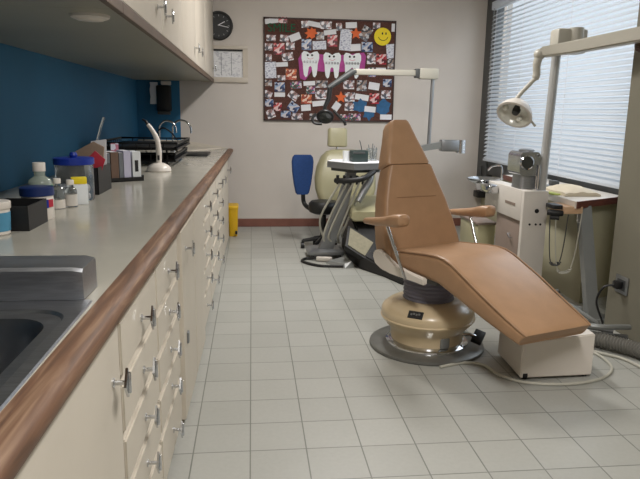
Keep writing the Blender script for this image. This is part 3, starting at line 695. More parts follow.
# ------------------------------------------------------------------ main tan chair
TH = math.radians(28)
CA = V((math.sin(TH), -math.cos(TH), 0)); CW = V((math.cos(TH), math.sin(TH), 0)); C0 = V((.905, 3.08, 0))
def CH(t_, s_, z_): return C0+CA*t_+CW*s_+V((0, 0, z_))
dch = thing('dental_chair', 'tan vinyl dental chair on a round beige pedestal', 'dental chair', (.9, 3.03, 0))
BC = (.9, 3.03, 0)
MB().lathe([(.292, 0), (.296, .006), (.294, .016), (.285, .022), (.20, .026)], BC, n=56).build('floor_plate', 'disc', dch)
MB().lathe([(.214, .026), (.212, .034), (.196, .044), (.186, .046)], BC, n=56).build('chrome_ring', 'chrome', dch)
bd = MB().lathe([(.184, .040), (.186, .062), (.188, .092), (.194, .106), (.214, .126), (.234, .150), (.240, .158), (.243, .164), (.237, .170), (.239, .184), (.238, .198), (.232, .211), (.205, .234), (.17, .252), (.145, .258), (.12, .258)], BC, n=64).build('pedestal', 'beige', dch)
def onbody(ang, r, z): return V((BC[0]+r*math.sin(ang), BC[1]-r*math.cos(ang), z))
BA = -.55
bg = onbody(BA, .219, .2245)
mb = MB(); mb.box(bg, (.074, .006, .040), rot=(math.radians(-50), 0, BA), bev=.001); pl = mb.build('badge', 'ink', bd, smooth=False)
mb = MB()
for k in range(4): mb.box(bg+V(((-.02+.013*k)*math.cos(BA)+.003*math.sin(BA), (-.02+.013*k)*math.sin(BA)-.0030, .0022+.003*(k % 2))), (.009, .003, .010), rot=(math.radians(-50), 0, BA))
mb.build('badge_mark', 'alu', bd, smooth=False)
MB().box(onbody(.22, .187, .073), (.05, .016, .054), rot=(0, 0, .22), bev=.007, seg=3).build('switch_cover', 'greymetal', bd)
bl = MB(); pr = []
for k in range(6): pr += [(.126, .252+k*.020), (.131, .261+k*.020), (.125, .271+k*.020)]
bl.lathe(pr, BC, n=48); bl.build('bellows', 'bellows', dch)
MB().box((BC[0]+.02, BC[1]-.02, .396), (.26, .3, .05), rot=(0, 0, TH), bev=.012).build('seat_frame', 'darkgrey', dch)
# foot pedal on the pedestal
fp = MB().tube([onbody(1.05, .17, .08), onbody(1.12, .22, .085), onbody(1.15, .25, .075)], .009, n=8).build('pedal_arm', 'chrome', dch)
MB().box(onbody(1.17, .262, .072), (.085, .055, .022), rot=(.30, -.45, .9), bev=.005).build('pedal', 'black', dch)
# seat and leg rest: sections along the chair axis
def section(t_, zt, th, hw, s0, slope):
    # rounded section perpendicular to the profile
    dn = V((CA.x*math.sin(slope), CA.y*math.sin(slope), math.cos(slope)))
    out = []
    for a, b in rrect(hw*2, th, min(.028, th*.30), 5):
        sk = .15*max(0, min(1, (t_-.35)/.42))
        out.append(CH(t_+sk*a, s0+a, zt)+dn*(b-th/2))
    return out
PF = [(-.14, .500, .085, .212, 0), (-.10, .506, .09, .216, 0), (0, .518, .095, .220, 0), (.10, .528, .11, .221, 0), (.20, .539, .124, .221, 0), (.27, .5425, .130, .221, 0), (.315, .538, .132, .220, 0), (.37, .520, .132, .219, 0), (.44, .485, .122, .217, 0), (.52, .445, .108, .215, -.001), (.62, .394, .094, .206, -.004), (.70, .353, .078, .198, -.006), (.77, .320, .066, .190, -.008), (.795, .308, .062, .186, -.008), (.80, .304, .054, .182, -.008)]
mb = MB(); rings = []
for i, (t_, zt, th, hw, s0) in enumerate(PF):
    a, b = PF[max(i-1, 0)], PF[min(i+1, len(PF)-1)]
    rings.append(section(t_, zt, th, hw, s0, math.atan2(a[1]-b[1], b[0]-a[0])))
mb.loft(rings); mb.build('seat_and_leg_rest', 'leather', dch)
# piping along the visible edge
for s_ in (-1, 1):
    pp = [CH(t_+.15*max(0, min(1, (t_-.35)/.42))*s_*hw, s0+s_*(hw-.005), zt-.003) for t_, zt, th, hw, s0 in PF[2:]]
    MB().tube(pp, .0045, n=6).build('piping', 'leatherseam', dch)
# back rest, reclined
RC = math.radians(15)
def BK(h, s_, d): # h up the reclined back from z=.44, d depth behind the front
    k = max(0., h-.506); rc = RC+(math.radians(10) if k > 0 else 0)
    h0 = min(h, .506)
    t_ = -h0*math.sin(RC)-k*math.sin(rc)-d*math.cos(rc); z_ = .44+h0*math.cos(RC)+k*math.cos(rc)-d*math.sin(rc)
    th2 = math.radians(20); a2 = V((math.sin(th2), -math.cos(th2), 0)); w2 = V((math.cos(th2), math.sin(th2), 0))
    return C0+a2*t_+w2*(s_-.004-.036*min(1, h/.45)-(.012 if h > .506 else 0))+V((0, 0, z_))
def back_loft(rows, name, mname):
    mb = MB(); rings = []
    for h, hw, th in rows:
        rings.append([BK(h, a, th/2-b+.0) for a, b in rrect(hw*2, th, .022, 5)])
    mb.loft(rings); return mb.build(name, mname, dch)
back_loft([(.035, .220, .09), (.045, .231, .11), (.07, .234, .115), (.12, .230, .12), (.22, .214, .12), (.32, .192, .118), (.42, .160, .115), (.492, .136, .11), (.504, .128, .10)], 'backrest', 'leather')
back_loft([(.508, .126, .10), (.520, .134, .11), (.58, .115, .106), (.66, .087, .10), (.725, .068, .094), (.745, .060, .08), (.752, .050, .06)], 'headrest', 'leather')
# seams on the back rest
mb = MB()
for h, hw in ((.335, .12),): mb.tube([BK(h, -hw, -.0015), BK(h, hw, -.0015)], .002, n=5)
mb.build('back_seam', 'leatherseam', dch)
MB().b2((0, 0, 0), (.01, .01, .01)).bm.free()
bb = MB(); bb.loft([[BK(h, a, .12+b) for a, b in ((-w_, 0), (w_, 0), (w_, .02), (-w_, .02))] for h, w_ in ((.06, .16), (.45, .09))]); bb.build('back_shell', 'beige', dch)
# arm rests
for s_ in (-1, 1):
    c_ = .30*s_
    rings = []
    for t_, w_, h_, z_ in ((-.155, .016, .020, .652), (-.14, .026, .030, .654), (-.06, .034, .040, .662), (.03, .038, .050, .676), (.07, .043, .060, .684), (.11, .043, .062, .690), (.132, .038, .056, .692), (.143, .022, .034, .692)):
        rings.append([CH(t_, c_+a, z_+b) for a, b in rrect(w_*2, h_, .024, 4)])
    MB().loft(rings).build('armrest', 'leather', dch)
    MB().tube([CH(.0, c_*.97, .655), CH(.06, c_*.93, .53), CH(.12, c_*.88, .405)], .008, n=10).build('armrest_rod', 'chrome', dch)
    # white side casting
    mb = MB(); pts = [(-.135, .492), (-.115, .505), (-.085, .508), (-.055, .49), (-.02, .466), (.03, .452), (.10, .441), (.24, .431), (.24, .398), (.10, .403), (0, .405), (-.07, .41), (-.12, .43), (-.14, .465)]
    poly = [CH(a, s_*.232, z_) for a, z_ in pts]
    mb.prism(poly, CW*(s_*.028)); bmesh.ops.bevel(mb.bm, geom=mb.bm.edges[:], offset=.006, segments=2, affect='EDGES'); mb.build('side_casting', 'white', dch)
# foot box
fb = MB()
lo_ = [(1.205, 2.55), (1.555, 2.562), (1.565, 2.86), (1.22, 2.86)]
fb.loft([[(x, y, .012) for x, y in lo_], [(1.207, 2.555, .184), (1.556, 2.567, .210), (1.566, 2.855, .210), (1.222, 2.855, .184)]])
bmesh.ops.bevel(fb.bm, geom=fb.bm.edges[:], offset=.005, segments=2, affect='EDGES'); fbo = fb.build('foot_box', 'white', dch)
for x, y in ((1.235, 2.58), (1.53, 2.59), (1.54, 2.83), (1.25, 2.83)): MB().cyl((x, y, 0), (x, y, .013), .014, n=12).build('rubber_foot', 'black', fbo)
MB().box((1.228, 2.551, .024), (.022, .006, .02), bev=.002).build('cable_hole', 'ink', fbo)
MB().cyl((1.33, 2.63, .15), (1.33, 2.63, .33), .03, n=14).build('leg_support', 'darkgrey', dch)
# hose ring on the floor
tag(MB().tube(bez([(1.62, 3.0, .007), (1.72, 2.84, .007), (1.71, 2.66, .007), (1.59, 2.535, .007), (1.40, 2.485, .007), (1.22, 2.515, .007), (1.13, 2.60, .007), (1.10, 2.72, .007), (1.02, 2.76, .007), (.88, 2.715, .007)], 8), .007, n=8).build('floor_hose', 'hose', loc=(1.36, 2.46, .009)), 'pale grey hose curling on the floor around the white foot box', 'hose')

# ------------------------------------------------------------------ cuspidor unit and operating lamp
cu = thing('cuspidor_unit', 'pale grey dental unit cabinet with chrome spittoon beside the tan chair', 'dental unit', (1.75, 3.9, 0))
MB().b2((1.675, 3.70, 0), (1.835, 3.735, .725), bev=.004).build('front_panel', 'pedwhite', cu)
fpnl = cu
for x, z, r in ((1.765, .60, .014), (1.725, .515, .007), (1.765, .515, .007), (1.795, .515, .007)):
    MB().lathe([(r, 0), (r, .003)], (x, 3.70, z), (0, -1, 0), 16).build('panel_socket', 'ink', cu)
MB().b2((1.675, 3.735, .53), (1.775, 4.35, .725), bev=.004).build('upper_case', 'pedwhite', cu)
MB().b2((1.69, 3.735, 0), (1.775, 4.15, .53), bev=.004).build('lower_case', 'mauve', cu)
MB().b2((1.672, 3.82, .615), (1.676, 3.98, .632)).build('slot', 'mauve', cu, smooth=False)
MB().lathe([(.012, 0), (.012, .006), (.008, .01)], (1.676, 4.2, .66), (-1, 0, 0), 16).build('side_knob', 'darkgrey', cu)
MB().tube([(1.688, 3.86, .40), (1.67, 3.86, .40), (1.67, 3.90, .42), (1.688, 3.9, .42)], .005, n=6).build('latch', 'chrome', cu)
bc = (1.69, 4.42, .675)
MB().lathe([(.04, 0), (.07, .012), (.115, .035), (.13, .05), (.132, .055), (.122, .056), (.10, .04), (.05, .02), (0, .017)], bc, n=36).build('spittoon_bowl', 'chrome', cu)
MB().tube(bez([(1.78, 4.33, .725), (1.78, 4.33, .80), (1.765, 4.34, .83), (1.72, 4.37, .82), (1.70, 4.39, .79)], 6), .007, n=8).build('water_spout', 'chrome', cu)
MB().b2((1.60, 4.10, .655), (1.674, 4.36, .715), bev=.012).build('chrome_drawer', 'chrome', cu)
t = thing('pipe_cover', 'beige boxed pipe cover on the floor behind the spittoon cabinet', 'pipe cover', (1.76, 4.75, 0))
MB().b2((1.71, 4.55, 0), (1.85, 4.95, .36), bev=.006).build('cover', 'olive', t)
MB().b2((1.70, 4.54, .36), (1.86, 4.96, .38), bev=.004).build('cap', 'mauve', t)
# chrome apparatus
ap = thing('chrome_apparatus', 'boxy chrome apparatus with a round dial on the spittoon cabinet', 'apparatus', (1.74, 3.85, .725))
MB().loft([[(1.735+px_, y_, .885+pz) for px_, pz in rrect(.135, .15, .03, 4)] for y_ in (3.78, 3.97)]).build('head', 'apchrome', ap)
MB().loft([[(1.742+px_, 3.87+py_, z_) for px_, py_ in rrect(w_, d_, .02, 3)] for w_, d_, z_ in ((.112, .15, .725), (.108, .145, .80), (.105, .14, .83))]).build('base', 'steel', ap)
MB().lathe([(.044, 0), (.046, .014), (.038, .018), (.036, .012), (.0, .012)], (1.708, 3.78, .895), (0, -1, 0), 28).build('dial_ring', 'chrome', ap)
MB().lathe([(.035, .013), (.0, .016)], (1.708, 3.78, .895), (0, -1, 0), 24).build('dial_glass', 'lensglass', ap)
MB().lathe([(.008, 0), (.006, .01)], (1.78, 3.78, .94), (0, -1, 0), 12).build('knob', 'alu', ap)
MB().lathe([(.05, 0), (.05, .010), (.035, .016), (0, .018)], (1.745, 3.87, .960), n=24).build('top_cap', 'steel', ap)
for dy in (0, .028): MB().cyl((1.790, 3.765+dy, .725), (1.790, 3.765+dy, .88), .009, n=12).build('tube', 'chrome', ap)
# operating lamp on a post
lp = thing('operating_lamp', 'grey dental lamp on a tall post with a swing arm by the window', 'lamp', (1.845, 3.66, .725))
px, py = 1.862, 3.79
pole = MB().cyl((1.808, 3.79, 0), (1.850, 3.79, 1.57), .027, .027, n=24).build('post', 'postgrey', lp)
px = 1.850
MB().lathe([(.034, .0), (.034, .03)], (px, py, 1.55), n=24).build('post_collar', 'greymetal', lp)
MB().b2((1.822, 3.735, 1.555), (2.015, 3.85, 1.700), bev=.018).build('pivot_box', 'armgrey', lp)
MB().cyl((1.945, 3.75, 1.56), (1.945, 3.75, 1.703), .042, n=20).build('pivot_drum', 'armgrey', lp)
e0 = V((1.735, 3.60, 1.575))
arm = MB()
ax = [(V((1.72, 3.70, 1.552)), .030), (V((1.86, 3.55, 1.575)), .035), (V((1.93, 3.12, 1.588)), .036), (V((1.99, 2.74, 1.594)), .037)]
d_ = (ax[-1][0]-ax[0][0]); 
sd = V((d_.y, -d_.x, 0)).normalized()*.03
arm.loft([[c_+sd+V((0, 0, h_)), c_+sd-V((0, 0, h_)), c_-sd-V((0, 0, h_)), c_-sd+V((0, 0, h_))] for c_, h_ in ax])
bmesh.ops.bevel(arm.bm, geom=arm.bm.edges[:], offset=.008, segments=2, affect='EDGES')
arm.build('swing_arm', 'armgrey', lp)
EL = V((1.705, 3.71, 1.540))
MB().sph(EL, .034, n=16).build('elbow', 'armgrey', lp)
MB().tube(bez([EL, EL+V((-.012, 0, -.06)), EL+V((-.010, 0, -.125)), EL+V((-.045, 0, -.17)), EL+V((-.10, 0, -.23)), EL+V((-.13, 0, -.275))], 5), [.024]*6+[.022]*6+[.013]*14, n=12).build('drop_arm', 'armgrey', lp)
HC = EL+V((-.125, 0, -.345))
hd = V((-.52, -.46, -.72)).normalized()
MB().lathe([(.0, -.075), (.045, -.072), (.075, -.055), (.098, -.02), (.108, .004), (.110, .014), (.104, .018), (.094, .016)], HC, hd, 32, cap=False).build('lamp_head', 'pedwhite', lp)
MB().lathe([(.095, .016), (.088, -.01), (.068, -.035), (.035, -.052), (0, -.055)], HC, hd, 32, cap=False).build('reflector', 'reflector', lp)
a_, b_ = frame_of(hd)
MB().lathe([(.022, -.054), (.024, -.02), (.02, .0), (0, .002)], HC, hd, 18).build('bulb_shield', 'black', lp)
for k in range(3):
    an = 2*PI*k/3+.5
    MB().sph(HC+(a_*math.cos(an)+b_*math.sin(an))*.064-hd*.016, .018, n=12).build('bulb', 'reflector', lp)
MB().tube([HC+b_*.0-hd*.05, HC+V((.015, 0, .08))], .012, n=10).build('yoke', 'armgrey', lp)
MB().tube([HC+V((.09, .01, -.02)), HC+V((.135, .0, -.075))], .007, n=8).build('handle', 'armgrey', lp)

# counter under the window
wc = thing('window_counter', 'white window counter with reddish wood edge', 'countertop', (2.2, 4.4, .68))
zc = .68
P = [(1.935, 3.54), (2.395, 3.795), (2.395, 5.2), (2.16, 5.2), (2.12, 4.5), (1.965, 4.3)]
MB().prism([(x, y, zc-.032) for x, y in P], (0, 0, .032)).build('top', 'white', wc, smooth=False)
def edge_strip(a, b, m, nm):
    a, b = V((*a, 0)), V((*b, 0)); n = (b-a).normalized(); n = V((n.y, -n.x, 0))*.008
    MB().prism([a+V((0, 0, zc-.04)), b+V((0, 0, zc-.04)), b+n+V((0, 0, zc-.04)), a+n+V((0, 0, zc-.04))], (0, 0, .042)).build(nm, m, wc, smooth=False)
edge_strip((1.935, 3.54), (2.395, 3.795), 'redwood', 'wood_edge')
edge_strip((2.16, 5.2), (2.12, 4.5), 'redwood', 'wood_edge')
edge_strip((1.965, 4.3), (1.935, 3.54), 'white', 'side_edge')
lgm = MB(); lgm.loft([[(1.985, 3.59, .648), (2.06, 3.59, .648), (2.06, 3.64, .648), (1.985, 3.64, .648)], [(1.945, 3.30, .02), (2.015, 3.30, .02), (2.015, 3.35, .02), (1.945, 3.35, .02)]])
lgm.build('slanted_leg', 'greymetal', wc, smooth=False)
MB().b2((1.80, 3.29, 0), (2.10, 3.42, .022), bev=.004).build('leg_foot', 'greymetal', wc)
MB().prism([(2.09, 3.675, 0), (2.392, 3.84, 0), (2.392, 5.19, 0), (2.215, 5.19, 0), (2.09, 4.5, 0)], (0, 0, .6479)).build('base_panel', 'olive_wall', wc, smooth=False)
# shelf board and handpiece hanger under it
MB().b2((1.87, 3.55, .605), (1.985, 3.75, .6479), bev=.003).build('shelf_board', 'peach', wc)
hh = thing('handpiece_hanger', 'black handpiece hanger with dangling cords under the window counter', 'hanger', (1.82, 3.6, .59))
MB().b2((1.81, 3.575, .63), (1.869, 3.68, .655), bev=.004).build('bracket', 'black', hh)
MB().tube([(1.785, 3.60, .61), (1.83, 3.575, .607), (1.868, 3.575, .605)], .018, n=10).build('holder', 'black', hh)
MB().tube([(1.80, 3.59, .58), (1.85, 3.575, .578)], .015, n=10).build('holder', 'black', hh)
for k, (a, b, dz) in enumerate((((1.80, 3.59, .59), (1.90, 3.56, .60), .31), ((1.83, 3.575, .59), (1.975, 3.54, .61), .36))):
    pts = []
    A, B = V(a), V(b)
    N = 90
    for i in range(N+1):
        f_ = i/N; p = A.lerp(B, f_); p.z -= dz*(1-(2*f_-1)**4)**1.0
        amp = .010 if .25 < f_ < .75 else 0
        p += V((amp*math.cos(i*1.3), amp*math.sin(i*1.3), amp*.4*math.sin(i*1.3))); pts.append(p)
    MB().tube(pts, .0035, n=5).build('cord', ('darkhose', 'hose')[k], hh)
MB().tube(bez([(1.95, 3.545, .606), (1.952, 3.545, .565), (1.965, 3.545, .55), (1.975, 3.545, .575)], 4), .004, n=6).build('hook', 'chrome', hh)
# items on the window counter
cl = MB(); rings = []
for i in range(7):
    rings.append([])
    x = 1.80+.2*i/6
bmh = cl.bm; G = [[bmh.verts.new(V((1.985+.24*i/8+.01*math.sin(j), 3.78+.34*j/6, zc+.014+.045*math.sin(PI*(i/8)*.9+.2)*math.sin(PI*(j/6)*.8+.3)+.004*math.sin(i*2.1+j*1.7)))) for i in range(9)] for j in range(7)]
for j in range(6):
    for i in range(8): bmh.faces.new((G[j][i], G[j][i+1], G[j+1][i+1], G[j+1][i]))
r = bmesh.ops.extrude_face_region(bmh, geom=bmh.faces[:]); 
for v_ in [g for g in r['geom'] if isinstance(g, bmesh.types.BMVert)]: v_.co.z = zc+.0008
tag(cl.build('folded_cloth', 'cloth', loc=(2.1, 3.95, zc)), 'crumpled cream cloth on the white window counter', 'cloth')
tag(MB().box((1.955, 3.90, zc+.006), (.05, .12, .011), rot=(0, 0, .1), bev=.003).build('lime_packet', 'lime', loc=(1.955, 3.90, zc)), 'small lime green packet beside the cream cloth', 'packet')
for x, y, h, m, lab in ((2.0, 4.2, .055, 'alu', 'small metal bottle between the post and the cream cloth'), (2.06, 4.22, .045, 'greymetal', 'short grey bottle behind the cream cloth')):
    t = thing('vial', lab, 'bottle', (x, y, zc), 'small bottles on the window counter')
    MB().lathe([(.016, 0), (.017, .003), (.017, h*.6), (.008, h*.72), (.008, h)], (x, y, zc), n=16).build('body', m, t)
    MB().lathe([(.009, h), (.009, h+.012), (0, h+.012)], (x, y, zc), n=14).build('cap', 'darkgrey', t)
t = thing('instrument_tray', 'small dark steel tray of tools on the window counter', 'tray', (2.15, 4.3, zc))
MB().b2((2.10, 4.22, zc), (2.26, 4.36, zc+.015), bev=.004).build('tray', 'steel', t)
MB().b2((2.13, 4.25, zc+.015), (2.18, 4.32, zc+.05), bev=.006).build('tool_block', 'darkgrey', t)
t = thing('bread_shaped_lamp', 'small pale round jar on the window counter behind the spittoon', 'jar', (2.08, 5.0, zc)) if False else None
tag(MB().box((2.26, 4.85, zc+.028), (.14, .22, .056), bev=.02).build('dark_pouch', 'brown', loc=(2.26, 4.85, zc)), 'dark brown pouch on the far window counter', 'pouch')

# floor hoses at the pier
t = thing('suction_hose', 'thick corrugated grey hose lying along the pier', 'hose', (1.85, 2.9, 0))
pts = bez([(1.60, 3.05, .05), (1.72, 2.98, .045), (1.84, 2.86, .045), (1.93, 2.72, .045), (1.965, 2.5, .045), (1.97, 2.2, .045)], 22)
MB().tube(pts, [.040 if (i % 2) else .033 for i in range(len(pts))], n=14).build('hose', 'corr', t)
for k, (P_, r_, m, lab) in enumerate((
  ([(1.62, 3.35, .012), (1.75, 3.18, .012), (1.90, 2.98, .012), (1.985, 2.78, .012), (1.99, 2.4, .012)], .012, 'darkhose', 'dark grey hose on the floor closest to the pier'),
  ([(1.60, 3.22, .015), (1.68, 3.02, .10), (1.80, 2.93, .11), (1.92, 2.95, .10), (1.985, 2.97, .09)], .015, 'greymetal', 'grey hose arching over the corrugated hose'),
  ([(1.66, 2.96, .008), (1.74, 2.84, .008), (1.83, 2.73, .008), (1.86, 2.5, .008), (1.87, 2.3, .008)], .008, 'hose', 'thin pale hose running in front of the corrugated hose'))):
    tag(MB().tube(bez(P_, 10), r_, n=8).build('floor_hose', m, loc=P_[0]), lab, 'hose')
for P_, r_, m, lab in (
  ([(1.58, 3.30, .018), (1.72, 3.16, .018), (1.84, 3.07, .02), (1.94, 3.02, .02), (2.0, 3.0, .02)], .018, 'darkhose', 'thick dark hose lying just behind the corrugated hose'),
  ([(1.64, 3.44, .014), (1.74, 3.28, .014), (1.78, 3.18, .03), (1.86, 3.16, .03), (1.98, 3.10, .02)], .014, 'darkhose', 'dark hose looping over the foot of the slanted leg'),
  ([(1.66, 3.62, .016), (1.76, 3.50, .10), (1.84, 3.40, .10), (1.92, 3.24, .05), (1.98, 3.20, .016)], .013, 'greymetal', 'grey hose bending over the metal pipe fitting')):
    tag(MB().tube(bez(P_, 10), r_, n=8).build('floor_hose', m, loc=P_[0]), lab, 'hose')
t = thing('floor_pipe', 'grey metal pipe fitting on the floor under the slanted leg', 'pipe', (1.9, 3.4, 0))
MB().tube([(1.70, 3.52, .03), (1.98, 3.45, .03)], .028, n=14).build('pipe', 'greymetal', t)
MB().lathe([(.036, 0), (.036, .04)], (1.86, 3.463, .03), (.28, -.1, 0), 16).build('coupling', 'darkgrey', t)
MB().tube([(1.80, 3.485, .03), (1.80, 3.485, .12), (1.84, 3.47, .15)], .016, n=10).build('riser', 'darkhose', t)
# socket on the pier
t = thing('wall_socket', 'steel wall socket low on the pier', 'socket', (XP, 3.13, .27))
MB().b2((XP-.008, 3.085, .225), (XP, 3.20, .325), bev=.003).build('plate', 'alu', t)
MB().b2((XP-.0095, 3.105, .245), (XP-.008, 3.18, .305)).build('insert', 'darkgrey', t, smooth=False)
t = thing('power_plug', 'black plug with a cord in the wall socket', 'plug', (XP-.02, 3.14, .275))
MB().b2((XP-.05, 3.12, .255), (XP-.0095, 3.165, .298), bev=.008).build('plug', 'black', t)
MB().tube(bez([(XP-.05, 3.143, .275), (XP-.10, 3.16, .255), (XP-.125, 3.17, .17), (XP-.09, 3.15, .06), (XP-.10, 3.12, .012)], 8), .006, n=8).build('cord', 'black', t)
t = thing('brown_disc', 'round brown disc fixed high on the pier', 'wall disc', (XP, 3.22, 1.555))
MB().lathe([(.04, 0), (.04, .02), (.034, .028), (0, .03)], (XP, 3.2, 1.555), (-1, 0, 0), 28).build('disc', 'brownknob', t)
MB().lathe([(.012, .029), (.01, .04), (0, .041)], (XP, 3.2, 1.555), (-1, 0, 0), 14).build('screw', 'brown', t)

# ------------------------------------------------------------------ back unit: olive chair
oc = thing('olive_chair', 'old olive-beige dental chair with small headrest by the back wall', 'dental chair', (.9, 5.3, 0))
def yloft(rows, name, m, par):
    mb = MB(); mb.loft([[(cx_+a, cy_-b, z_) for a, b in rrect(w_, d_, r_, 5)] for cx_, cy_, z_, w_, d_, r_ in rows]); return mb.build(name, m, par)
yloft([(.85, 5.62, .36, .40, .10, .05), (.85, 5.64, .40, .50, .13, .06), (.85, 5.67, .50, .56, .15, .07), (.85, 5.70, .60, .57, .15, .07), (.85, 5.73, .70, .53, .14, .07), (.85, 5.76, .79, .44, .12, .06), (.85, 5.78, .835, .34, .10, .05), (.85, 5.785, .85, .22, .07, .03)], 'backrest', 'olive', oc)
yloft([(.785, 5.80, .875, .16, .06, .025), (.785, 5.80, .885, .185, .075, .03), (.785, 5.81, 1.03, .180, .07, .03), (.785, 5.81, 1.045, .155, .05, .02)], 'headrest', 'olive', oc)
MB().tube([(.785, 5.83, .8), (.785, 5.83, .95)], .012, n=10).build('headrest_post', 'chrome', oc)
mb = MB(); mb.loft([[(1.0+a, y_, z_+b) for a, b in rrect(.44, h_, .04, 5)] for y_, z_, h_ in ((5.62, .40, .10), (5.45, .40, .13), (5.0, .395, .13), (4.88, .385, .11), (4.84, .38, .07))]); mb.build('seat', 'olive', oc)
mb = MB()   # long black base
def quad(y_, x0, x1, z1): return [(x0, y_, .0), (x1, y_, .0), (x1-.02, y_, z1), (x0+.03, y_, z1)]
mb.loft([quad(5.45, .79, 1.25, .325), quad(5.0, .785, 1.25, .325), quad(4.86, .79, 1.26, .28), quad(4.66, .81, 1.27, .11), quad(4.4, .95, 1.27, .06), quad(4.16, 1.04, 1.26, .035)])
bmesh.ops.bevel(mb.bm, geom=mb.bm.edges[:], offset=.012, segments=2, affect='EDGES'); mb.build('black_base', 'black', oc)
mb = MB()
tr = [V((.772, 4.85, .277)), V((.942, 4.75, .179)), V((.858, 4.64, .098)), V((.735, 4.71, .170))]
nn = (tr[1]-tr[0]).cross(tr[3]-tr[0]).normalized()
if nn.y > 0: nn = -nn
mb.prism([p+nn*.006 for p in tr], nn*.006); mb.build('tread_panel', 'tread', oc, smooth=False)
MB().prism([p-nn*.05+(p-(tr[0]+tr[1]+tr[2]+tr[3])/4)*.22 for p in tr], nn*.055).build('tread_frame', 'black', oc, smooth=False)
MB().tube([(1.08, 4.72, .46), (1.08, 4.72, .40)], .02, n=10).build('seat_lever', 'white', oc)
# blue stool
bs_ = thing('blue_stool', 'dark blue swivel stool against the back wall', 'stool', (.62, 5.5, 0))
mb = MB(); rings = []
for z_, w_ in ((.455, .10), (.47, .125), (.55, .16), (.66, .19), (.75, .20), (.79, .185), (.81, .15)):
    rings.append([(.45+a, 5.62+.10*a-b, z_) for a, b in rrect(w_, .045, .02, 4)])
mb.loft(rings); mb.build('backrest', 'bluefab', bs_)
MB().tube(bez([(.46, 5.655, .60), (.46, 5.66, .44), (.475, 5.65, .36), (.53, 5.56, .325), (.60, 5.46, .325)], 6), .02, n=10).build('back_bracket', 'black', bs_)
MB().lathe([(.09, .315), (.125, .33), (.135, .37), (.13, .405), (.11, .425), (0, .43)], (.62, 5.40, 0), n=32).build('seat', 'black', bs_)
MB().cyl((.62, 5.40, .08), (.62, 5.40, .325), .025, n=16).build('column', 'black', bs_)
for k in range(5):
    a = 2*PI*k/5+.55; p = V((.60+.16*math.cos(a), 5.40+.16*math.sin(a), .07))
    lgx = MB().tube([(.62, 5.40, .10), p], [.022, .014], n=8).build('leg', 'black', bs_)
    mb = MB(); mb.cyl(p+V((-.016, 0, -.043)), p+V((.016, 0, -.043)), .027, n=14); mb.cyl(p+V((0, 0, -.03)), p+V((0, 0, .005)), .01, n=8)
    mb.build('caster', 'black', lgx)
# delivery cart
dv = thing('delivery_cart', 'grey instrument cart with a steel tray and hanging hoses in front of the blue stool', 'instrument cart', (.72, 5.1, 0))
mb = MB(); mb.loft([[(.60+a, 5.10+b, z_) for a, b in rrect(w_, d_, .03, 3)] for w_, d_, z_ in ((.30, .26, .035), (.30, .26, .06), (.24, .2, .075))]); mb.build('base', 'alu', dv)
for x, y in ((.49, 5.0), (.71, 5.0), (.49, 5.2), (.71, 5.2)): 
    MB().cyl((x-.015, y, .02), (x+.015, y, .02), .02, n=12).build('caster', 'black', dv)
mb = MB(); mb.loft([[(x-w_, y, z_), (x+w_, y, z_), (x+w_, y+.06, z_), (x-w_, y+.06, z_)] for x, y, z_, w_ in ((.60, 5.03, .06, .06), (.725, 4.98, .45, .048), (.80, 4.98, .735, .04))]); mb.build('column', 'alu', dv)
trp = [(.61, 5.10), (.79, 4.84), (1.05, 4.92), (1.05, 5.30), (.68, 5.32)]
MB().prism([(x, y, .745) for x, y in trp], (0, 0, .05)).build('tray', 'alu', dv, smooth=False)
MB().prism([(x*.985+.012, y*.985+.07, .795) for x, y in trp], (0, 0, .003)).build('tray_mat', 'paper', dv, smooth=False)
MB().prism([(.83+(x-.83)*.85, 5.1+(y-5.1)*.85, .72) for x, y in trp], (0, 0, .025)).build('tray_underside', 'darkgrey', dv, smooth=False)
mb = MB(); mb.tube(bez([(.66, 4.93, .655), (.72, 4.86, .66), (.80, 4.83, .67), (.87, 4.83, .685), (.96, 4.90, .73)], 6), .022, n=10); mb.build('handpiece_rail', 'black', dv)
for k in range(5):
    x = .67+.05*k; y = 4.92-.028*k+.006*k*k
    MB().tube([(x, y-.03, .70), (x, y-.015, .63)], [.012, .009], n=8).build('handpiece', 'black', dv)
hp = [((.69, 4.89, .64), (.55, 5.02, .33), (.62, 5.1, .12), (.70, 5.1, .16)), ((.74, 4.86, .64), (.63, 4.98, .36), (.58, 5.02, .16), (.68, 5.06, .12)), ((.79, 4.84, .65), (.70, 4.95, .42), (.62, 5.0, .18), (.72, 5.07, .12)), ((.84, 4.85, .66), (.77, 4.95, .42), (.70, 5.0, .2), (.72, 5.1, .13)), ((.89, 4.87, .67), (.82, 4.97, .45), (.74, 5.02, .22), (.75, 5.1, .16))]
for P_ in hp: MB().tube(bez(P_, 8), .009, n=7).build('hose', 'hose', dv)
MB().tube([(.95, 4.92, .735), (.93, 4.90, .66), (.87, 4.86, .57), (.83, 4.84, .50)], [.024, .028, .03, .026], n=10).build('arm_cover', 'alu', dv)
t = thing('radio_case', 'dark green case standing on the steel instrument tray', 'case', (.85, 5.02, .798))
MB().box((.855, 5.02, .845), (.135, .09, .09), rot=(0, 0, .12), bev=.006).build('case', 'greencase', t)
MB().box((.85, 4.974, .872), (.10, .006, .018), rot=(0, 0, .12), bev=.002).build('front_strip', 'darkgrey', t)
t = thing('paper_cup', 'white cup beside the dark green case', 'cup', (.755, 5.04, .798))
MB().lathe([(.024, 0), (.028, .085), (.026, .085), (.022, .004), (0, .004)], (.755, 5.04, .798), n=20).build('cup', 'card', t)
t = thing('instrument_glass', 'clear glass of metal instruments behind the dark green case', 'glass', (.985, 5.14, .798))
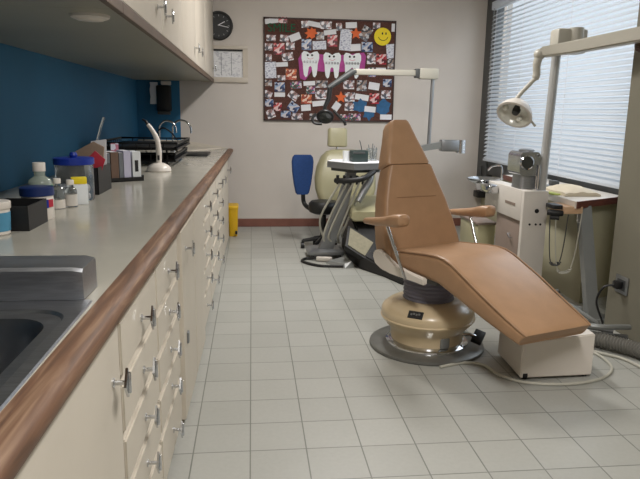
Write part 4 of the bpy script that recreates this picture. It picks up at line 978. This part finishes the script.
MB().lathe([(.04, 0), (.045, .10), (.042, .10), (.037, .006), (0, .006)], (.985, 5.14, .798), n=22).build('glass', 'clear', t)
for k, (dx, dy, hz) in enumerate(((-.015, 0, .13), (.012, .01, .12), (.0, -.015, .14), (.018, -.01, .11))):
    tag(MB().tube([(.985+dx*.5, 5.14+dy*.5, .8045), (.985+dx*2, 5.14+dy*2, .80+hz)], .004, n=6).build('hand_instrument', 'alu', loc=(.985, 5.14, .8)), 'thin metal hand instrument in the clear glass', 'instrument', 'instruments in the clear glass')
tag(MB().tube(bez([(.925, 5.2, .7985), (.915, 5.2, .86), (.90, 5.2, .93), (.89, 5.2, .96)], 4), .004, n=6).build('probe', 'darkgrey', loc=(.925, 5.2, .798)), 'thin dark probe standing between the case and the glass', 'instrument')
# foot control
fc = thing('foot_control', 'grey foot control with a looped black cord on the floor', 'foot control', (.70, 4.85, 0))
MB().loft([[(.58, 4.84, 0), (.71, 4.66, 0), (.79, 4.68, 0), (.73, 4.90, 0)], [(.60, 4.84, .02), (.71, 4.69, .03), (.77, 4.70, .05), (.715, 4.87, .045)]]).build('pedal', 'greymetal', fc, smooth=False)
MB().box((.575, 4.90, .022), (.13, .04, .036), rot=(0, 0, -.25), bev=.01).build('connector', 'pedwhite', fc)
MB().tube(bez([(.53, 4.92, .022), (.44, 4.97, .012), (.395, 4.90, .011), (.43, 4.81, .011), (.52, 4.72, .011), (.62, 4.70, .011), (.70, 4.69, .012)], 8), .011, n=8).build('cord', 'black', fc)
# second lamp
l2 = thing('wall_lamp', 'black-headed dental lamp on a jointed grey arm in front of the corkboard', 'lamp', (1.3, 5.45, 0))
yl = 5.4
MB().cyl((1.22, yl, 0), (1.22, yl, .83), .03, n=18).build('floor_post', 'greymetal', l2)
MB().lathe([(.14, 0), (.14, .015), (.05, .03)], (1.22, yl, 0), n=28).build('floor_flange', 'greymetal', l2)
mb = MB(); mb.loft([[(x, yl-w_, z_-h_), (x, yl+w_, z_-h_), (x, yl+w_, z_+h_), (x, yl-w_, z_+h_)] for x, z_, h_, w_ in ((1.17, .815, .022, .03), (1.5, .895, .026, .03), (1.70, .93, .03, .035), (1.74, .93, .034, .035))]); mb.build('lower_arm', 'greymetal', l2)
MB().b2((1.64, yl-.045, .865), (1.80, yl+.045, .965), bev=.012).build('elbow_block', 'alu', l2)
MB().cyl((1.825, yl, .85), (1.825, yl, .965), .042, n=24).build('elbow_drum', 'chrome', l2)
MB().cyl((1.535, yl, .88), (1.545, yl, 1.49), .016, n=16).build('upright', 'alu', l2)
MB().b2((1.42, yl-.04, 1.475), (1.585, yl+.04, 1.565), bev=.01).build('pivot_box', 'armgrey', l2)
MB().b2((1.385, yl-.035, 1.485), (1.425, yl+.035, 1.56), bev=.006).build('pivot_collar', 'darkgrey', l2)
MB().b2((.85, yl-.025, 1.50), (1.39, yl+.025, 1.548), bev=.006).build('top_arm', 'armgrey', l2)
MB().tube([(.87, yl, 1.525), (.84, yl-.01, 1.52), (.64, yl-.03, 1.385)], [.03, .028, .022], n=12).build('link_arm', 'darkgrey', l2)
MB().tube([(.655, yl-.03, 1.39), (.645, yl-.035, 1.30), (.615, yl-.04, 1.235), (.61, yl-.04, 1.18)], [.022, .02, .016, .018], n=12).build('drop_arm', 'black', l2)
h2 = V((.615, yl-.06, 1.15)); hv = V((-.1, -.75, -.65)).normalized()
MB().lathe([(.0, -.04), (.04, -.036), (.066, -.016), (.075, .0), (.071, .010), (.05, .008), (0, .004)], h2, hv, 28).build('lamp_head', 'black', l2)
MB().lathe([(.052, .009), (.04, .013), (0, .014)], h2, hv, 24).build('lens', 'lensglass', l2)
MB().tube(bez([h2+V((-.08, 0, .02)), h2+V((-.11, -.02, -.02)), h2+V((-.09, -.03, -.055)), h2+V((-.03, -.04, -.06))], 5), .012, n=8).build('handle', 'black', l2)
MB().tube(bez([h2+V((.07, 0, .05)), h2+V((.12, -.01, .0)), h2+V((.16, -.02, -.04)), h2+V((.17, -.02, -.07))], 5), .012, n=8).build('handle', 'black', l2)

# ------------------------------------------------------------------ light, camera
wd_ = bpy.data.worlds.new('sky'); S.world = wd_; wd_.use_nodes = True
bg_ = wd_.node_tree.nodes['Background']; bg_.inputs['Color'].default_value = (.93, .97, 1, 1); bg_.inputs['Strength'].default_value = .85
ld = bpy.data.lights.new('daylight', 'AREA'); ld.shape = 'RECTANGLE'; ld.size = 2.9; ld.size_y = 1.7; ld.energy = 52; ld.color = (.93, .97, 1)
lo = bpy.data.objects.new('daylight', ld); COL.objects.link(lo); lo.location = (3.2, 4.75, 1.9); lo.rotation_euler = (0, math.radians(70), 0)

q = dict(f=626.06, yaw=.1094176, pitch=.2001355, roll=.0152276, h=1.1827946)
cy_, sy_ = math.cos(q['yaw']), math.sin(q['yaw']); cp, sp = math.cos(q['pitch']), math.sin(q['pitch'])
fw_ = V((sy_*cp, cy_*cp, -sp)); rt = V((cy_, -sy_, 0)); up = rt.cross(fw_)
c, s = math.cos(q['roll']), math.sin(q['roll'])
R_, U_ = rt*c+up*s, up*c-rt*s
cam = bpy.data.cameras.new('camera'); co = bpy.data.objects.new('camera', cam); COL.objects.link(co)
m3 = Matrix((R_, U_, -fw_)).transposed(); co.matrix_world = Matrix.Translation((0, 0, q['h'])) @ m3.to_4x4()
cam.sensor_width = 36; cam.sensor_fit = 'HORIZONTAL'; cam.lens = q['f']/640*36; cam.clip_start = .02
S.camera = co
S.view_settings.view_transform = 'Standard'; S.view_settings.look = 'None'; S.view_settings.gamma = 1; S.view_settings.exposure = .1
